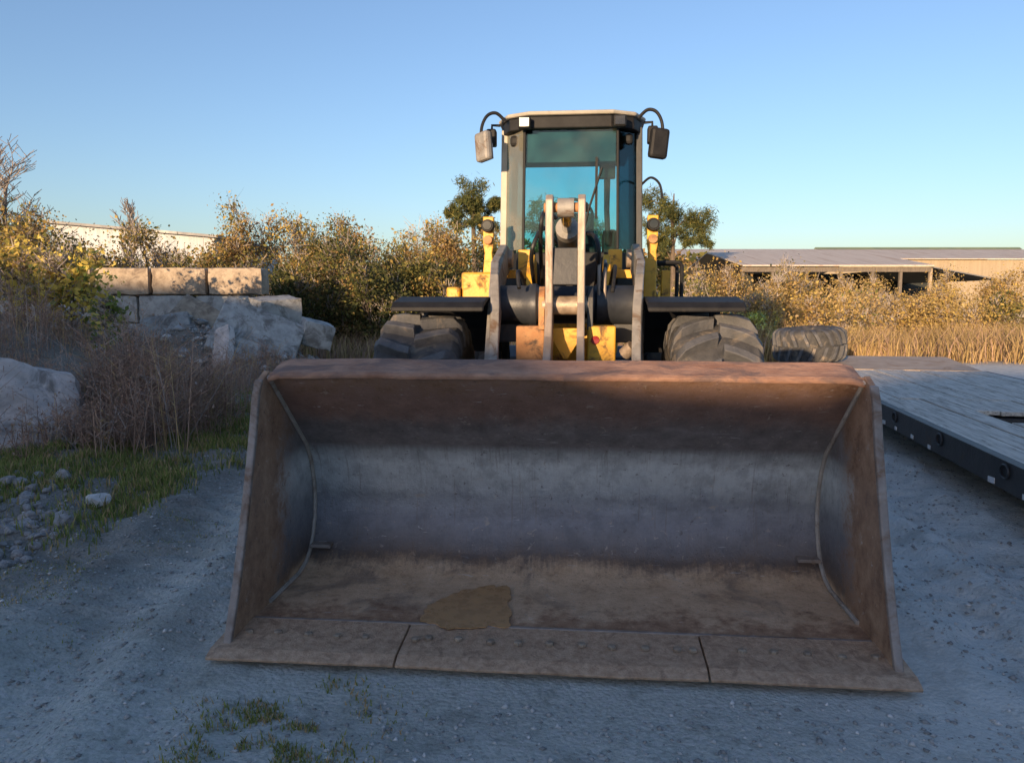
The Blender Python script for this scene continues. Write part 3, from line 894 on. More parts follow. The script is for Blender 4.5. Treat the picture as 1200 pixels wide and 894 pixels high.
# cab ----------------------------------------------------------------------
cab = empty('cab', (0, 0, 0)); cab.parent = loader
def quadpane(name, pts, th, mat, parent=cab):
    p = [Vector(q) for q in pts]
    n = (p[1] - p[0]).cross(p[3] - p[0]).normalized() * th * .5
    b = MB(); b.add([q - n for q in p] + [q + n for q in p], [(3, 2, 1, 0), (4, 5, 6, 7), (0, 1, 5, 4), (1, 2, 6, 5), (2, 3, 7, 6), (3, 0, 4, 7)])
    return b.build(name, mat, parent)
ZB, ZT = 2.13, 3.30
CF, CS, CR = 4.27, 4.55, 5.72        # front, corner, rear
plan_b = [(-.46, CF - .02), (-.685, CS), (-.70, CR), (.70, CR), (.685, CS), (.46, CF - .02)]
def post(x0, y0, x1, y1, w, d, mat, name='cab_post'):
    b = MB()
    vv = [(x0 + sx * w, y0 + sy * d, ZB - .03) for sx, sy in ((-1, -1), (1, -1), (1, 1), (-1, 1))] + [(x1 + sx * w, y1 + sy * d, ZT + .03) for sx, sy in ((-1, -1), (1, -1), (1, 1), (-1, 1))]
    b.add(vv, [(3, 2, 1, 0), (4, 5, 6, 7), (0, 1, 5, 4), (1, 2, 6, 5), (2, 3, 7, 6), (3, 0, 4, 7)])
    return b.build(name, mat, cab, bevel=.008)
post(-.685, CS, -.665, CS, .032, .035, 'cream_paint')  # cream here puts the sunlit side into the colour; its twin is dark
post(.685, CS, .665, CS, .032, .035, 'dark_paint')
post(-.69, CR, -.66, CR, .03, .03, 'black_plastic'); post(.69, CR, .66, CR, .03, .03, 'black_plastic')
post(-.46, CF, -.445, CF, .013, .015, 'black_plastic', 'window_seal'); post(.46, CF, .445, CF, .013, .015, 'black_plastic', 'window_seal')
quadpane('windshield', [(-.445, CF, ZB), (.445, CF, ZB), (.43, CF, ZT), (-.43, CF, ZT)], .008, 'tinted_glass')
quadpane('corner_pane', [(-.655, CS - .03, ZB), (-.475, CF + .01, ZB), (-.46, CF + .01, ZT), (-.635, CS - .03, ZT)], .008, 'dusty_sunlit_glass')
quadpane('corner_pane', [(.475, CF + .01, ZB), (.655, CS - .03, ZB), (.635, CS - .03, ZT), (.46, CF + .01, ZT)], .008, 'shaded_pane_glass')
for sgn in (-1, 1):
    quadpane('side_window', [(sgn * .69, CS + .04, ZB), (sgn * .695, CR - .04, ZB), (sgn * .668, CR - .04, ZT), (sgn * .668, CS + .04, ZT)], .008, 'tinted_glass')
quadpane('rear_window', [(-.655, CR, ZB + .05), (.655, CR, ZB + .05), (.635, CR, ZT), (-.635, CR, ZT)], .008, 'tinted_glass')
# lower body
b_ = MB().prism([(-.46, CF - .02), (-.70, CS), (-.71, CR + .04), (.71, CR + .04), (.70, CS), (.46, CF - .02)], 'z', 1.50, ZB - .03)
b_.build('cab_base', 'black_plastic', cab, bevel=.015)
MB().box(-.50, -.37, CF - .12, CF - .03, 1.85, 2.12).build('base_panel', 'yellow_paint', cab, bevel=.01)
MB().box(.37, .50, CF - .12, CF - .03, 1.85, 2.12).build('base_panel', 'yellow_paint', cab, bevel=.01)
# roof
b_ = MB().prism([(-.40, CF - .10), (-.62, CF + .02), (-.73, CS), (-.73, CR + .10), (.73, CR + .10), (.73, CS), (.62, CF + .02), (.40, CF - .10)], 'z', ZT + .085, ZT + .125)
roof = b_.build('roof', 'cream_paint', cab, bevel=.02)
MB().prism([(-.38, CF - .06), (-.60, CF + .05), (-.69, CS), (-.69, CR), (.69, CR), (.69, CS), (.60, CF + .05), (.38, CF - .06)], 'z', ZT - .03, ZT + .083).build('roof_trim', 'black_plastic', roof, bevel=.01)
# dark sun visor inside the top of the windshield, headliner
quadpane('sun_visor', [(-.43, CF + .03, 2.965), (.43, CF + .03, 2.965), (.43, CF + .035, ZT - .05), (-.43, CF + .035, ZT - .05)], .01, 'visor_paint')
MB().box(-.60, .60, CF + .10, CR - .05, 3.14, 3.245).build('headliner', 'black_plastic', cab, bevel=.03)
# lamps under the front of the roof, and dark ones outboard
for (x, y, on) in ((-.44, CF - .13, 1), (.46, CF - .13, 0)):
    lp = MB().box(x - .06, x + .06, y - .03, y + .07, 3.255, 3.36).build('roof_lamp', 'black_plastic', cab, bevel=.015)
    MB().box(x - .046, x + .046, y - .040, y - .032, 3.267, 3.348).build('lamp_lens', 'lamp_lens' if on else 'dark_glass', lp, bevel=.003)  # bright and dim looks are put into the lens colours; neither emits
for sgn in (-1, 1):
    lp = MB().box(*sorted((sgn * .735, sgn * .83)), CF + .05, CF + .17, 3.14, 3.30).build('side_lamp', 'black_plastic', cab, bevel=.015)
    MB().tube([(sgn * .70, CF + .14, 3.345), (sgn * .78, CF + .12, 3.345), (sgn * .78, CF + .12, 3.28)], .014, 8).build('lamp_bracket', 'black_plastic', lp, smooth=True)
# mirrors on curved arms
for sgn in (-1, 1):
    arm = MB().tube(spline([(sgn * .64, CF + .0, 3.36), (sgn * .72, CF - .03, 3.425), (sgn * .80, CF - .06, 3.40), (sgn * .85, CF - .09, 3.30), (sgn * .86, CF - .10, 3.17), (sgn * .855, CF - .10, 2.98)]), .016, 8).build('mirror_arm', 'black_plastic', cab, smooth=True)
    hx = sgn * (.835 if sgn < 0 else .825)
    hd = MB().box(-.09, .09, -.045, .045, -.14, .14).build('mirror_housing', 'arm_paint' if sgn < 0 else 'black_plastic', arm, bevel=.03, loc=(hx, CF - .10, 3.10), rot=(0, R(6 * sgn), R(-42 if sgn < 0 else 14)))  # left housing's lighter grey stands for sun falling on it
    MB().box(*((-.075, .075, .0455, .050, -.125, .125) if sgn < 0 else (-.075, .075, .0455, .050, -.125, .125))).build('mirror_face', 'mirror_glass', arm, loc=(hx, CF - .10, 3.10), rot=(0, R(6 * sgn), R(-42 if sgn < 0 else 14)))
MB().tube(spline([(.70, CS, 2.78), (.78, CS - .1, 2.83), (.86, CS - .16, 2.76), (.89, CS - .18, 2.62)]), .012, 8).build('grab_rail', 'black_plastic', cab, smooth=True)
# wiper, steering wheel and column, seat
MB().tube([(.10, CF - .03, 2.16), (.18, CF - .035, 2.52), (.30, CF - .03, 2.90)], .011, 6).build('wiper_arm', 'black_plastic', cab)
MB().box(.235, .26, CF - .025, CF - .008, 2.42, 3.0, mat=Matrix.Rotation(R(0), 4, 'Y')).build('wiper_blade', 'black_plastic', cab)
sw = []
for i in range(33):
    a = 2 * math.pi * i / 32
    sw.append((.22 * math.cos(a), 4.82 + .10 * math.sin(a), 2.50 + .19 * math.sin(a)))
sw_ = MB().tube(sw, .017, 8, caps=False).build('steering_wheel', 'black_plastic', cab, smooth=True)
MB().tube([(0, 4.82, 2.50), (0, 4.70, 2.36), (0, 4.55, 1.90)], [.05, .055, .08], 12).build('steering_column', 'black_plastic', sw_, smooth=True)
MB().box(-.215, .215, 4.81, 4.83, 2.485, 2.515).build('steering_spoke', 'black_plastic', sw_, bevel=.005)
MB().box(-.26, .26, 5.0, 5.45, 2.05, 2.20).build('seat', 'seat_fabric', cab, bevel=.04)
MB().box(-.24, .24, 5.36, 5.48, 2.20, 2.60).build('seat_back', 'seat_fabric', cab, bevel=.05)
MB().box(.33, .47, 4.75, 5.4, 2.05, 2.36).build('control_console', 'black_plastic', cab, bevel=.03)
MB().tube([(.38, 4.72, 2.2), (.36, 4.62, 2.55), (.36, 4.60, 2.92)], [.03, .028, .034], 10).build('monitor_post', 'black_plastic', cab, smooth=True)
MB().box(.28, .44, 4.54, 4.60, 2.84, 2.98).build('monitor', 'black_plastic', cab, bevel=.012)

# rear frame and engine hood
MB().prism([(-.42, 4.6), (-.42, 7.2), (.42, 7.2), (.42, 4.6)], 'z', .6, 1.5).build('rear_frame', 'dark_paint', loader, bevel=.02)
MB().prism([(5.80, 1.50), (5.80, 2.16), (7.2, 2.06), (7.62, 1.88), (7.66, 1.0), (7.3, .85), (6.4, 1.50)], 'x', -.60, .60).build('engine_hood', 'yellow_paint', loader, bevel=.06)
MB().prism([(7.24, .55), (7.24, .84), (7.66, .99), (7.80, .95), (7.78, .60)], 'x', -1.1, 1.1).build('counterweight', 'dark_paint', loader, bevel=.04)
MB().tube([(.25, 6.6, 2.05), (.25, 6.6, 2.52)], .06, 16).build('exhaust_stack', 'dark_paint', loader, smooth=True)
MB().lathe_x([(-1.05, 0), (-1.05, .16), (-.5, .17), (-.3, .26), (.3, .26), (.5, .17), (1.05, .16), (1.05, 0)], 0, 5.72, .765, 24).build('rear_axle', 'yellow_paint', loader, smooth=True)
MB().box(-.2, .2, 4.05, 4.65, .65, .85).box(-.2, .2, 4.05, 4.65, 1.2, 1.38).build('articulation_hinge', 'dark_paint', loader, bevel=.02)

# puddle of muddy water on the bucket floor
pud_px = [(492, 727), (500, 712), (520, 698), (545, 689), (572, 686), (590, 686), (597, 693), (599, 707), (603, 722), (598, 732), (575, 735), (545, 736), (515, 735)]
PZ = .0665
pp = [on_z(x, y, PZ) for x, y in pud_px]
cen = sum(pp, Vector()) / len(pp)
pl = []
for i in range(len(pp)):
    a, b0 = pp[i], pp[(i + 1) % len(pp)]
    for q in range(5):
        p = a.lerp(b0, q / 5)
        p = p + (p - cen) * (.16 * float(vnoise(i * 1.7 + q * .4, 6.0)) + .12 * (random.random() - .5))
        pl.append((p.x - cen.x, p.y - cen.y))
o = MB().prism(pl, 'z', 0, .004).build('puddle', 'muddy_water', loc=(cen.x, cen.y, PZ - .004))
tag(o, 'brown muddy puddle lying on the floor of the steel bucket', 'puddle')

# ------------------------------------------------------------------ lowboy trailer
TA = math.atan(.185)
TO = Vector((3.65 - .185 * 4.5, 1.0, 0))
trailer = empty('lowboy_trailer', TO, -TA)
tag(trailer, 'low flatbed trailer with grey plank deck parked beside the loader', 'trailer')
DZ = .49
npl = 11
PWD = 2.62 / npl
plank0 = {}
for i in range(npl):
    x = (i + .5) * PWD
    cuts = [0.0, 3.9 + .0 * i, 8.1, 11.95]
    segs = []
    for a, b0 in zip(cuts[:-1], cuts[1:]): segs.append((a, b0))
    if 3 <= i <= 7:
        segs = [(0.0, 3.9), (3.9, 6.35), (7.15, 8.1), (8.1, 11.95)]
    for (a, b0) in segs:
        Lk = round(b0 - a, 2)
        if Lk not in plank0:
            plank0[Lk] = MB().box(-PWD / 2 + .007, PWD / 2 - .007, .006, Lk - .006, 0, .045).build('plank', 'weathered_plank', trailer, bevel=.005)
            p = plank0[Lk]
        else:
            p = link_copy(plank0[Lk], trailer)
        p.location = (x, a, DZ - .045 + random.uniform(-.005, .006))
        p.rotation_euler = (random.uniform(-.001, .001), random.uniform(-.008, .008), random.uniform(-.0012, .0012))
for x in (-.03, 2.655):
    MB().prism([(x - .045, .27), (x + .045, .27), (x + .045, .29), (x - .02, .29), (x - .02, .455), (x + .045, .455), (x + .045, .485), (x - .045, .485)] if x < 1 else [(x - .045, .27), (x + .045, .27), (x + .045, .485), (x - .045, .485), (x - .045, .455), (x + .02, .455), (x + .02, .29), (x - .045, .29)], 'y', -.6, 12.0).build('side_rail', 'trailer_steel', trailer, bevel=.004)
for x in (.75, 1.87):
    MB().prism([(x - .09, .14), (x + .09, .14), (x + .09, .165), (x + .012, .165), (x + .012, .41), (x + .09, .41), (x + .09, .435), (x - .09, .435), (x - .09, .41), (x - .012, .41), (x - .012, .165), (x - .09, .165)], 'y', -.6, 12.0).build('main_beam', 'trailer_steel', trailer)
cm0 = None
for i in range(21):
    y = .05 + i * .59
    if cm0 is None:
        cm0 = MB().box(.02, 2.60, -.03, .03, .30, .42).build('cross_member', 'trailer_steel', trailer, loc=(0, y, 0)); 
    else:
        link_copy(cm0, trailer, (0, y, 0))
rf0 = None
for i in range(26):
    y = .1 + i * .46 + random.uniform(-.06, .06)
    if i in (6, 11, 12, 17): continue
    if rf0 is None:
        rf0 = MB().box(-.008, .0, -.055, .055, -.024, .024).build('reflector', 'white_reflector', trailer, bevel=.002, loc=(-.0765, y, .30))
    else:
        link_copy(rf0, trailer, (-.0765, y, .30 + random.uniform(-.006, .006)), (random.uniform(-.08, .08), 0, 0), (1, random.uniform(.5, 1), random.uniform(.7, 1)))
dr0 = None
for i in range(9):
    y = .6 + i * 1.3
    pts = [(-.085, y + .07 * math.cos(a), .41 + .05 * math.sin(a)) for a in np.linspace(0, 2 * math.pi, 13)]
    MB().tube(pts, .009, 6, caps=False).build('lashing_ring', 'trailer_steel', trailer, smooth=True)
# dovetail plate at the far end, stubby bogie below the deck, two loose tyres lying on the planks
MB().prism([(12.0, .42), (12.0, .492), (13.6, .60), (13.6, .50)], 'x', .0, 2.62).build('dovetail_plate', 'trailer_deck_steel', trailer, bevel=.006)
tt = MB().lathe_x([(-.11, .28), (-.135, .34), (-.14, .42), (-.12, .50), (-.09, .525), (-.03, .53), (-.03, .518), (-.02, .518), (-.02, .53), (.02, .53), (.02, .518), (.03, .518), (.03, .53), (.09, .525), (.12, .50), (.14, .42), (.135, .34), (.11, .28)], 0, 0, 0, 40)
for i in range(30):
    a = 2 * math.pi * i / 30
    for sg in (-1, 1):
        tt.add([(sg * .05, .52 * math.cos(a - .05), .52 * math.sin(a - .05)), (sg * .125, .505 * math.cos(a - .03), .505 * math.sin(a - .03)), (sg * .125, .505 * math.cos(a + .07), .505 * math.sin(a + .07)), (sg * .05, .52 * math.cos(a + .05), .52 * math.sin(a + .05)),
                (sg * .05, .545 * math.cos(a - .05), .545 * math.sin(a - .05)), (sg * .125, .527 * math.cos(a - .03), .527 * math.sin(a - .03)), (sg * .125, .527 * math.cos(a + .07), .527 * math.sin(a + .07)), (sg * .05, .545 * math.cos(a + .05), .545 * math.sin(a + .05))],
               [(4, 5, 6, 7), (0, 1, 5, 4), (1, 2, 6, 5), (2, 3, 7, 6), (3, 0, 4, 7)])
tmesh = tt.build('bogie_tyre', 'tyre_rubber', trailer, smooth=True)
tmesh.scale = (.9, .40, .40); tmesh.location = (.35, 10.6, .215)
for y in (10.6, 11.15):
    for x in (.35, 2.25):
        if (x, y) != (.35, 10.6): link_copy(tmesh, trailer, (x, y, .215))
    MB().tube([(.3, y, .215), (2.3, y, .215)], .05, 12).build('axle', 'trailer_steel', trailer, smooth=True)
LT = Matrix.Translation(TO) @ Matrix.Rotation(-TA, 4, 'Z')
o = tyre0.copy(); col.objects.link(o); o.parent = None; o.name = 'loose_tyre'
o.scale = (.88, .80, .80)
o.location = LT @ Vector((.10, 12.75, DZ + .365)); o.rotation_euler = (R(3), R(86), .5)
tag(o, 'big lugged black tyre lying on its side on the trailer deck', 'tyre')
# ------------------------------------------------------------------ concrete blocks
def block_mesh(l, w, h, seed):
    rg = random.Random(seed)
    b = MB()
    nxs, nys, nzs = 8, 4, 4
    import bmesh
    bm = bmesh.new()
    bmesh.ops.create_cube(bm, size=1)
    bmesh.ops.subdivide_edges(bm, edges=bm.edges[:], cuts=5, use_grid_fill=True)
    for v in bm.verts:
        ex = [abs(abs(c) - .5) < 1e-4 for c in v.co]
        sc_ = 1.0
        if sum(ex) >= 2: sc_ = 1 - .02 * rg.random() - .01
        v.co = Vector((v.co.x * l, v.co.y * w, v.co.z * h)) * 1.0
        if sum(ex) >= 2:
            v.co -= Vector((math.copysign(.028, v.co.x) if ex[0] else 0, math.copysign(.028, v.co.y) if ex[1] else 0, math.copysign(.028, v.co.z) if ex[2] else 0)) * rg.uniform(.3, 1.1)
        v.co += Vector((rg.uniform(-1, 1), rg.uniform(-1, 1), rg.uniform(-1, 1))) * .006
    me_ = bpy.data.meshes.new('concrete_block')
    bm.to_mesh(me_); bm.free()
    me_.shade_smooth(); me_.set_sharp_from_angle(angle=R(35))
    return me_
bmeshes = [block_mesh(1.19, .62, .60, s) for s in range(4)]
WY = 17.4
WRZ = R(2)
ordn = ['end', 'second', 'third', 'fourth', 'fifth']
for row in range(4):
    for i in range(5):
        xr = at(312, 330, WY).x - .60 - i * 1.235 - (.30 if row % 2 == 0 else 0) + (.30 if row % 2 else 0) * 0
        if row == 3: xr = at(312, 330, WY).x - .60 - i * 1.235
        me_ = bmeshes[(row * 2 + i) % 4].copy() if row == 3 else bmeshes[(row * 2 + i) % 4]
        if not me_.materials: me_.materials.append(MATS['concrete' if row == 3 else 'shaded_grey_concrete'])
        if row == 3: me_.materials.clear(); me_.materials.append(MATS['concrete'])  # top course tan carries sunlight in its colour, grey courses below carry shade
        o = bpy.data.objects.new('concrete_block', me_); col.objects.link(o)
        o.location = (xr, WY + random.uniform(-.03, .03) - (i * 1.235) * math.tan(WRZ), .30 + row * .61 - .1)
        o.rotation_euler = (0, 0, WRZ + random.uniform(-.015, .015))
        rn = ['bottom', 'second', 'third', 'top'][row]
        if row == 3:
            tag(o, f'sunlit tan concrete block, {ordn[i]} in top course from the open wall end', 'concrete block', 'blocks of the concrete bin wall')
        else:
            tag(o, f'shaded grey concrete block, {ordn[i]} in the {rn} course up from the wall end', 'concrete block', 'blocks of the concrete bin wall')

def tumbled(name, px, py, Y, l, w, h, rot, label, cat, mat='shaded_grey_concrete', seed=11):
    p = at(px, py, Y)
    me_ = block_mesh(l, w, h, seed); me_.materials.append(MATS[mat]); me_.name = name
    o = bpy.data.objects.new(name, me_); col.objects.link(o)
    o.location = p; o.rotation_euler = tuple(R(a) for a in rot)
    return tag(o, label, cat)
tumbled('concrete_cube', 370, 391, 15.2, .60, .60, .50, (8, 14, 28), 'tilted grey concrete cube lying loose beyond the end of the block wall', 'concrete block', seed=12)
tumbled('concrete_block', 323, 366, 15.9, .85, .75, .62, (6, -4, 38), 'squat grey concrete block turned corner-on under the top course end', 'concrete block', seed=13)
tumbled('concrete_slab', 300, 398, 14.35, 1.55, .30, 1.30, (-40, 24, 18), 'largest grey broken concrete slab, sloping down toward the yard below the wall end', 'concrete slab', seed=14)
tumbled('concrete_slab', 240, 380, 15.0, 1.25, .24, .75, (-42, 30, 4), 'tilted pale broken concrete slab half buried in the gravel heap', 'concrete slab', mat='concrete', seed=15)
tumbled('concrete_slab', 262, 408, 13.7, .34, .22, .85, (-34, -20, -14), 'narrow whitish concrete piece propped beside the largest slab', 'concrete slab', mat='pale_stone', seed=16)
tumbled('concrete_slab', 195, 385, 14.6, .9, .25, .5, (-30, -10, 10), 'dark grey slab piece leaning among weeds before the block wall', 'concrete slab', seed=17)

# ------------------------------------------------------------------ rocks
def rock_mesh(name, r, seed, sub=2, rough=.28):
    import bmesh
    rg = np.random.default_rng(seed)
    bm = bmesh.new(); bmesh.ops.create_icosphere(bm, subdivisions=sub, radius=1)
    cut = [(rg.normal(size=3)) for _ in range(9 if sub < 4 else 26)]
    cut = [c / np.linalg.norm(c) for c in cut]
    ofs = [rg.uniform(.50, .85) for _ in cut]
    for v in bm.verts:
        p = np.array(v.co)
        for c, q in zip(cut, ofs):
            d = p @ c
            if d > q: p = p - c * (d - q) * .97
        p = p * (1 + rough * .25 * float(vnoise(p[0] * 3 + seed, p[1] * 3 + p[2] * 2)) + rough * .12 * float(vnoise(p[0] * 9 + p[2] * 5, p[1] * 9)) + rough * .06 * float(vnoise(p[0] * 23 + p[2] * 17, p[1] * 23 - p[2] * 9)))
        v.co = Vector(p * r)
    me_ = bpy.data.meshes.new(name); bm.to_mesh(me_); bm.free()
    if sub > 2:
        me_.shade_smooth(); me_.set_sharp_from_angle(angle=R(28))
    return me_
me_ = rock_mesh('boulder', np.array((1.0, 1.0, 1.0)), 41, 6, .45); me_.materials.append(MATS['pale_stone'])
o = bpy.data.objects.new('boulder', me_); col.objects.link(o)
o.location = (-5.45, 8.0, .22); o.scale = (1.38, 1.05, .98); o.rotation_euler = (R(5), R(12), R(25))
tag(o, 'big pale whitish boulder half hidden by brown weeds at the yard edge', 'boulder')
rmesh = [rock_mesh('rubble_stone', np.array((1, .8, .6)), 50 + i, 2) for i in range(6)]
for m_ in rmesh: m_.materials.append(MATS['rubble_stone'])
def rock(x, y, s, label, group, name='rubble_stone', mi=None, sink=.25):
    m_ = rmesh[random.randrange(6) if mi is None else mi]
    o = bpy.data.objects.new(name, m_); col.objects.link(o)
    o.location = (x, y, gh(x, y) + s * .6 * (1 - 2 * sink) * .9); o.scale = (s,) * 3
    o.rotation_euler = (random.uniform(-.3, .3), random.uniform(-.3, .3), random.uniform(0, 6))
    return tag(o, label, 'stone', group)
for i in range(170):
    px, py = random.uniform(-25, 82), random.uniform(562, 650)
    if px > 40 and py > 622: continue
    p = on_z(px, py, .1)
    rock(p.x, p.y, random.uniform(.022, .06) * (1.8 if random.random() < .15 else 1), 'pale broken stone in the rubble strewn below the big boulder', 'rubble stones below the boulder')
p = on_z(112, 588, .08)
o = rock(p.x, p.y, .12, 'single bright white stone lying alone on the grassy verge', None, 'white_stone', 2)
me_ = o.data.copy(); me_.materials.clear(); me_.materials.append(pmat('white_stone', (.62, .60, .58), (.75, .73, .71), 6, .9, 0, .4)); o.data = me_

# loose pebbles on the yard: uncountable
def pebbles(name, n, region, smin, smax, mat, seed, label, dens=None):
    rg = np.random.default_rng(seed)
    base = np.array([(1, 0, 0), (-1, 0, 0), (0, 1, 0), (0, -1, 0), (0, 0, 1), (0, 0, -1)], float)
    fcs = [(0, 2, 4), (2, 1, 4), (1, 3, 4), (3, 0, 4), (2, 0, 5), (1, 2, 5), (3, 1, 5), (0, 3, 5)]
    x0, x1, y0, y1 = region
    X = rg.uniform(x0, x1, n); Y = y0 + (y1 - y0) * rg.random(n) ** 1.5
    if dens is not None:
        keep = rg.random(n) < dens(X, Y); X, Y = X[keep], Y[keep]
    n = len(X)
    Z = ground_h(X, Y)
    S = smin + (smax - smin) * rg.random(n) ** 6
    J = rg.uniform(.6, 1.25, (n, 6, 1)) * base[None] * np.stack([S, S * rg.uniform(.6, 1, n), S * rg.uniform(.4, .8, n)], 1)[:, None, :]
    a = rg.uniform(0, 6.28, n); ca, sa = np.cos(a)[:, None], np.sin(a)[:, None]
    x_, y_ = J[:, :, 0] * ca - J[:, :, 1] * sa, J[:, :, 0] * sa + J[:, :, 1] * ca
    V = np.stack([x_ + X[:, None], y_ + Y[:, None], J[:, :, 2] + (Z + S * .15)[:, None]], 2)
    me_ = bpy.data.meshes.new(name)
    fa = (np.array(fcs)[None] + (np.arange(n) * 6)[:, None, None]).reshape(-1)
    me_.vertices.add(n * 6); me_.vertices.foreach_set('co', V.reshape(-1).astype(np.float32))
    me_.loops.add(len(fa)); me_.polygons.add(len(fa) // 3)
    me_.loops.foreach_set('vertex_index', fa.astype(np.int32))
    me_.polygons.foreach_set('loop_start', np.arange(0, len(fa), 3, dtype=np.int32))
    me_.materials.append(MATS[mat]); me_.update(calc_edges=True)
    o = bpy.data.objects.new(name, me_); col.objects.link(o)
    return tag(o, label, 'gravel', kind='stuff')
def out_bucket(X, Y):
    return np.where((np.abs(X - .3) < 1.75) & (Y > 3.05) & (Y < 4.7), 0, 1.0)
m_, nt, b = new_mat('pebble')
g_ = nt.nodes.new('ShaderNodeNewGeometry')
nt.links.new(ramp(nt, g_.outputs['Random Per Island'], [(0, (.22, .215, .205)), (.6, (.40, .39, .375)), (.93, (.54, .53, .51)), (1, (.72, .70, .68))]).outputs[0], b.inputs['Base Color'])
b.inputs['Roughness'].default_value = .9
def heap_dens(X, Y):
    return sstep(.25, .7, ground_h(X, Y)) * np.where(X > -8, 1, .4)
pebbles('heap_rubble', 5000, (-8.5, -3.6, 13.2, 16.6), .02, .14, 'pebble', 6, 'broken stone and rubble covering the gravel heap before the block wall', heap_dens)
pebbles('loose_gravel', 90000, (-5, 5, 1.5, 10), .003, .020, 'pebble', 5, 'loose grey pebbles scattered over the yard', out_bucket)

# ------------------------------------------------------------------ grass and weeds
def grass(name, X, Y, hmin, hmax, w, mats, probs, seed, label, cat='grass', lean=.45, Z=None):
    rg = np.random.default_rng(seed)
    n = len(X)
    Zg = ground_h(X, Y) if Z is None else Z
    h = rg.uniform(hmin, hmax, n)
    ww = w * rg.uniform(.6, 1.4, n)
    V = blades(X, Y, Zg, h, ww, rg, lean)
    mi = rg.choice(len(mats), n, p=probs)
    o = poly_mesh(name, V, mats, np.concatenate([mi, mi]))
    return tag(o, label, cat, kind='stuff')
rg = np.random.default_rng(21)
# green verge along the left of the yard
n = 110000
Y = 4.2 + 8.5 * rg.random(n); X = -4.9 + 3.2 * rg.random(n)
edge = -2.45 - .05 * (Y - 5) + .5 * vnoise(Y * 1.3, X * .4)
d1 = sstep(0, -.35, X - edge) * sstep(4.5, 6.2, Y) * (1 - sstep(-3.9, -4.5, X) * .0)
patch = sstep(-.08, .14, vnoise(X * 1.7 + 4, Y * 1.7) + .5 * vnoise(X * 5, Y * 5))
keep = rg.random(n) < d1 * (.16 + .84 * patch)
grass('verge_grass', X[keep], Y[keep], .03, .14, .010, ['grass_green', 'grass_tan', 'leaf_green'], [.62, .26, .12], 22, 'short green grass in ragged patches on the verge left of the loader')
# sparse sprigs on the left foreground
n = 60000
Y = 2.6 + 3.2 * rg.random(n); X = -4.4 + 2.9 * rg.random(n)
patch = sstep(-.02, .26, vnoise(X * 1.4 + 14, Y * 1.9) + .6 * vnoise(X * 6, Y * 6))
keep = rg.random(n) < patch * sstep(-1.7, -2.5, X + (Y - 4.5) * .12) * sstep(2.9, 4.4, Y) * .9
grass('sparse_grass', X[keep], Y[keep], .010, .04, .006, ['grass_green', 'grass_tan'], [.6, .4], 23, 'sparse flattened grass sprigs between wheel ruts on the gravel')
# tuft patch before the bucket
n = 9000
c0 = on_z(330, 850)
X = c0.x + rg.normal(size=n) * .17; Y = c0.y + rg.normal(size=n) * .26 - .05
patch = sstep(-.12, .2, vnoise(X * 5, Y * 5) + .6 * vnoise(X * 14, Y * 14))
keep = (rg.random(n) < patch) & (Y < 3.26)
grass('grass_patch', X[keep], Y[keep], .015, .06, .007, ['grass_green', 'grass_tan'], [.62, .38], 24, 'low patch of yellow-green grass in gravel before the bucket')

# brown dead weeds on the left bank
def weeds(name, n, fn, hmin, hmax, seed, label, mats=('weed_brown', 'grass_tan', 'twig_grey'), probs=(.72, .16, .12), w=.010):
    rg = np.random.default_rng(seed)
    X, Y = fn(rg, n)
    Zg = ground_h(X, Y); n = len(X)
    h = rg.uniform(hmin, hmax, n) * (1 - .6 * sstep(11.5, 13.5, Y) * sstep(-7.2, -6.0, X)) * (.5 + 1.3 * np.clip(vnoise(X * .9, Y * .9) + .3 + .5 * vnoise(X * 2.6, Y * 2.6), 0, .9))
    a = rg.uniform(0, 6.28, n); ln = rg.uniform(.02, .28, n) * h * np.where(rg.random(n) < .3, 2.6, 1)
    base = np.stack([X, Y, Zg - .03], 1)
    tip = base + np.stack([np.cos(a) * ln, np.sin(a) * ln, h], 1)
    quads = []
    mi = []
    mm = rg.choice(len(mats), n, p=probs)
    def strip(p, q, w0, w1, m):
        d = q - p; s = np.cross(d, rg.normal(size=d.shape)); s /= np.linalg.norm(s, axis=1, keepdims=True) + 1e-9
        quads.append(np.stack([p - s * w0 / 2, p + s * w0 / 2, q + s * w1 / 2, q - s * w1 / 2], 1)); mi.append(m)
    strip(base, tip, w, w * .4, mm)
    for k_ in range(8):
        t = rg.uniform(.2, .98, n)[:, None]
        p = base + (tip - base) * t
        b_a = rg.uniform(0, 6.28, n); l = h * rg.uniform(.08, .32, n)
        q = p + np.stack([np.cos(b_a) * l * .9, np.sin(b_a) * l * .9, l * rg.uniform(.2, .9, n)], 1)
        strip(p, q, w * .55, w * .25, mm)
        # seed heads
        hd = leaves(q, w * 2.3, rg, .5); quads.append(hd); mi.append(mm)
    o = poly_mesh(name, np.concatenate(quads), list(mats), np.concatenate(mi))
    return tag(o, label, 'weeds', kind='stuff')
def bankfn(rg, n):
    X = rg.uniform(-9.5, -3.2, n); Y = rg.uniform(6.8, 14, n)
    k_ = vnoise(X * .8 + 3, Y * .8) + .4 * vnoise(X * 2.5, Y * 2.5)
    keep = (rg.random(n) < sstep(-.22, .15, k_)) & (X < -3.5 - .05 * (Y - 7)) & ~((X < -4.75) & (Y < 8.4))
    return X[keep], Y[keep]
weeds('dead_weeds', 5200, bankfn, .35, .95, 31, 'tangle of brown dead weed stalks covering the bank beside the boulder')
def bank2(rg, n):
    X = rg.normal(-4.55, .55, n); Y = rg.normal(8.7, .8, n)
    keep = (X < -3.3) & (Y > 7.3)
    return X[keep], Y[keep]
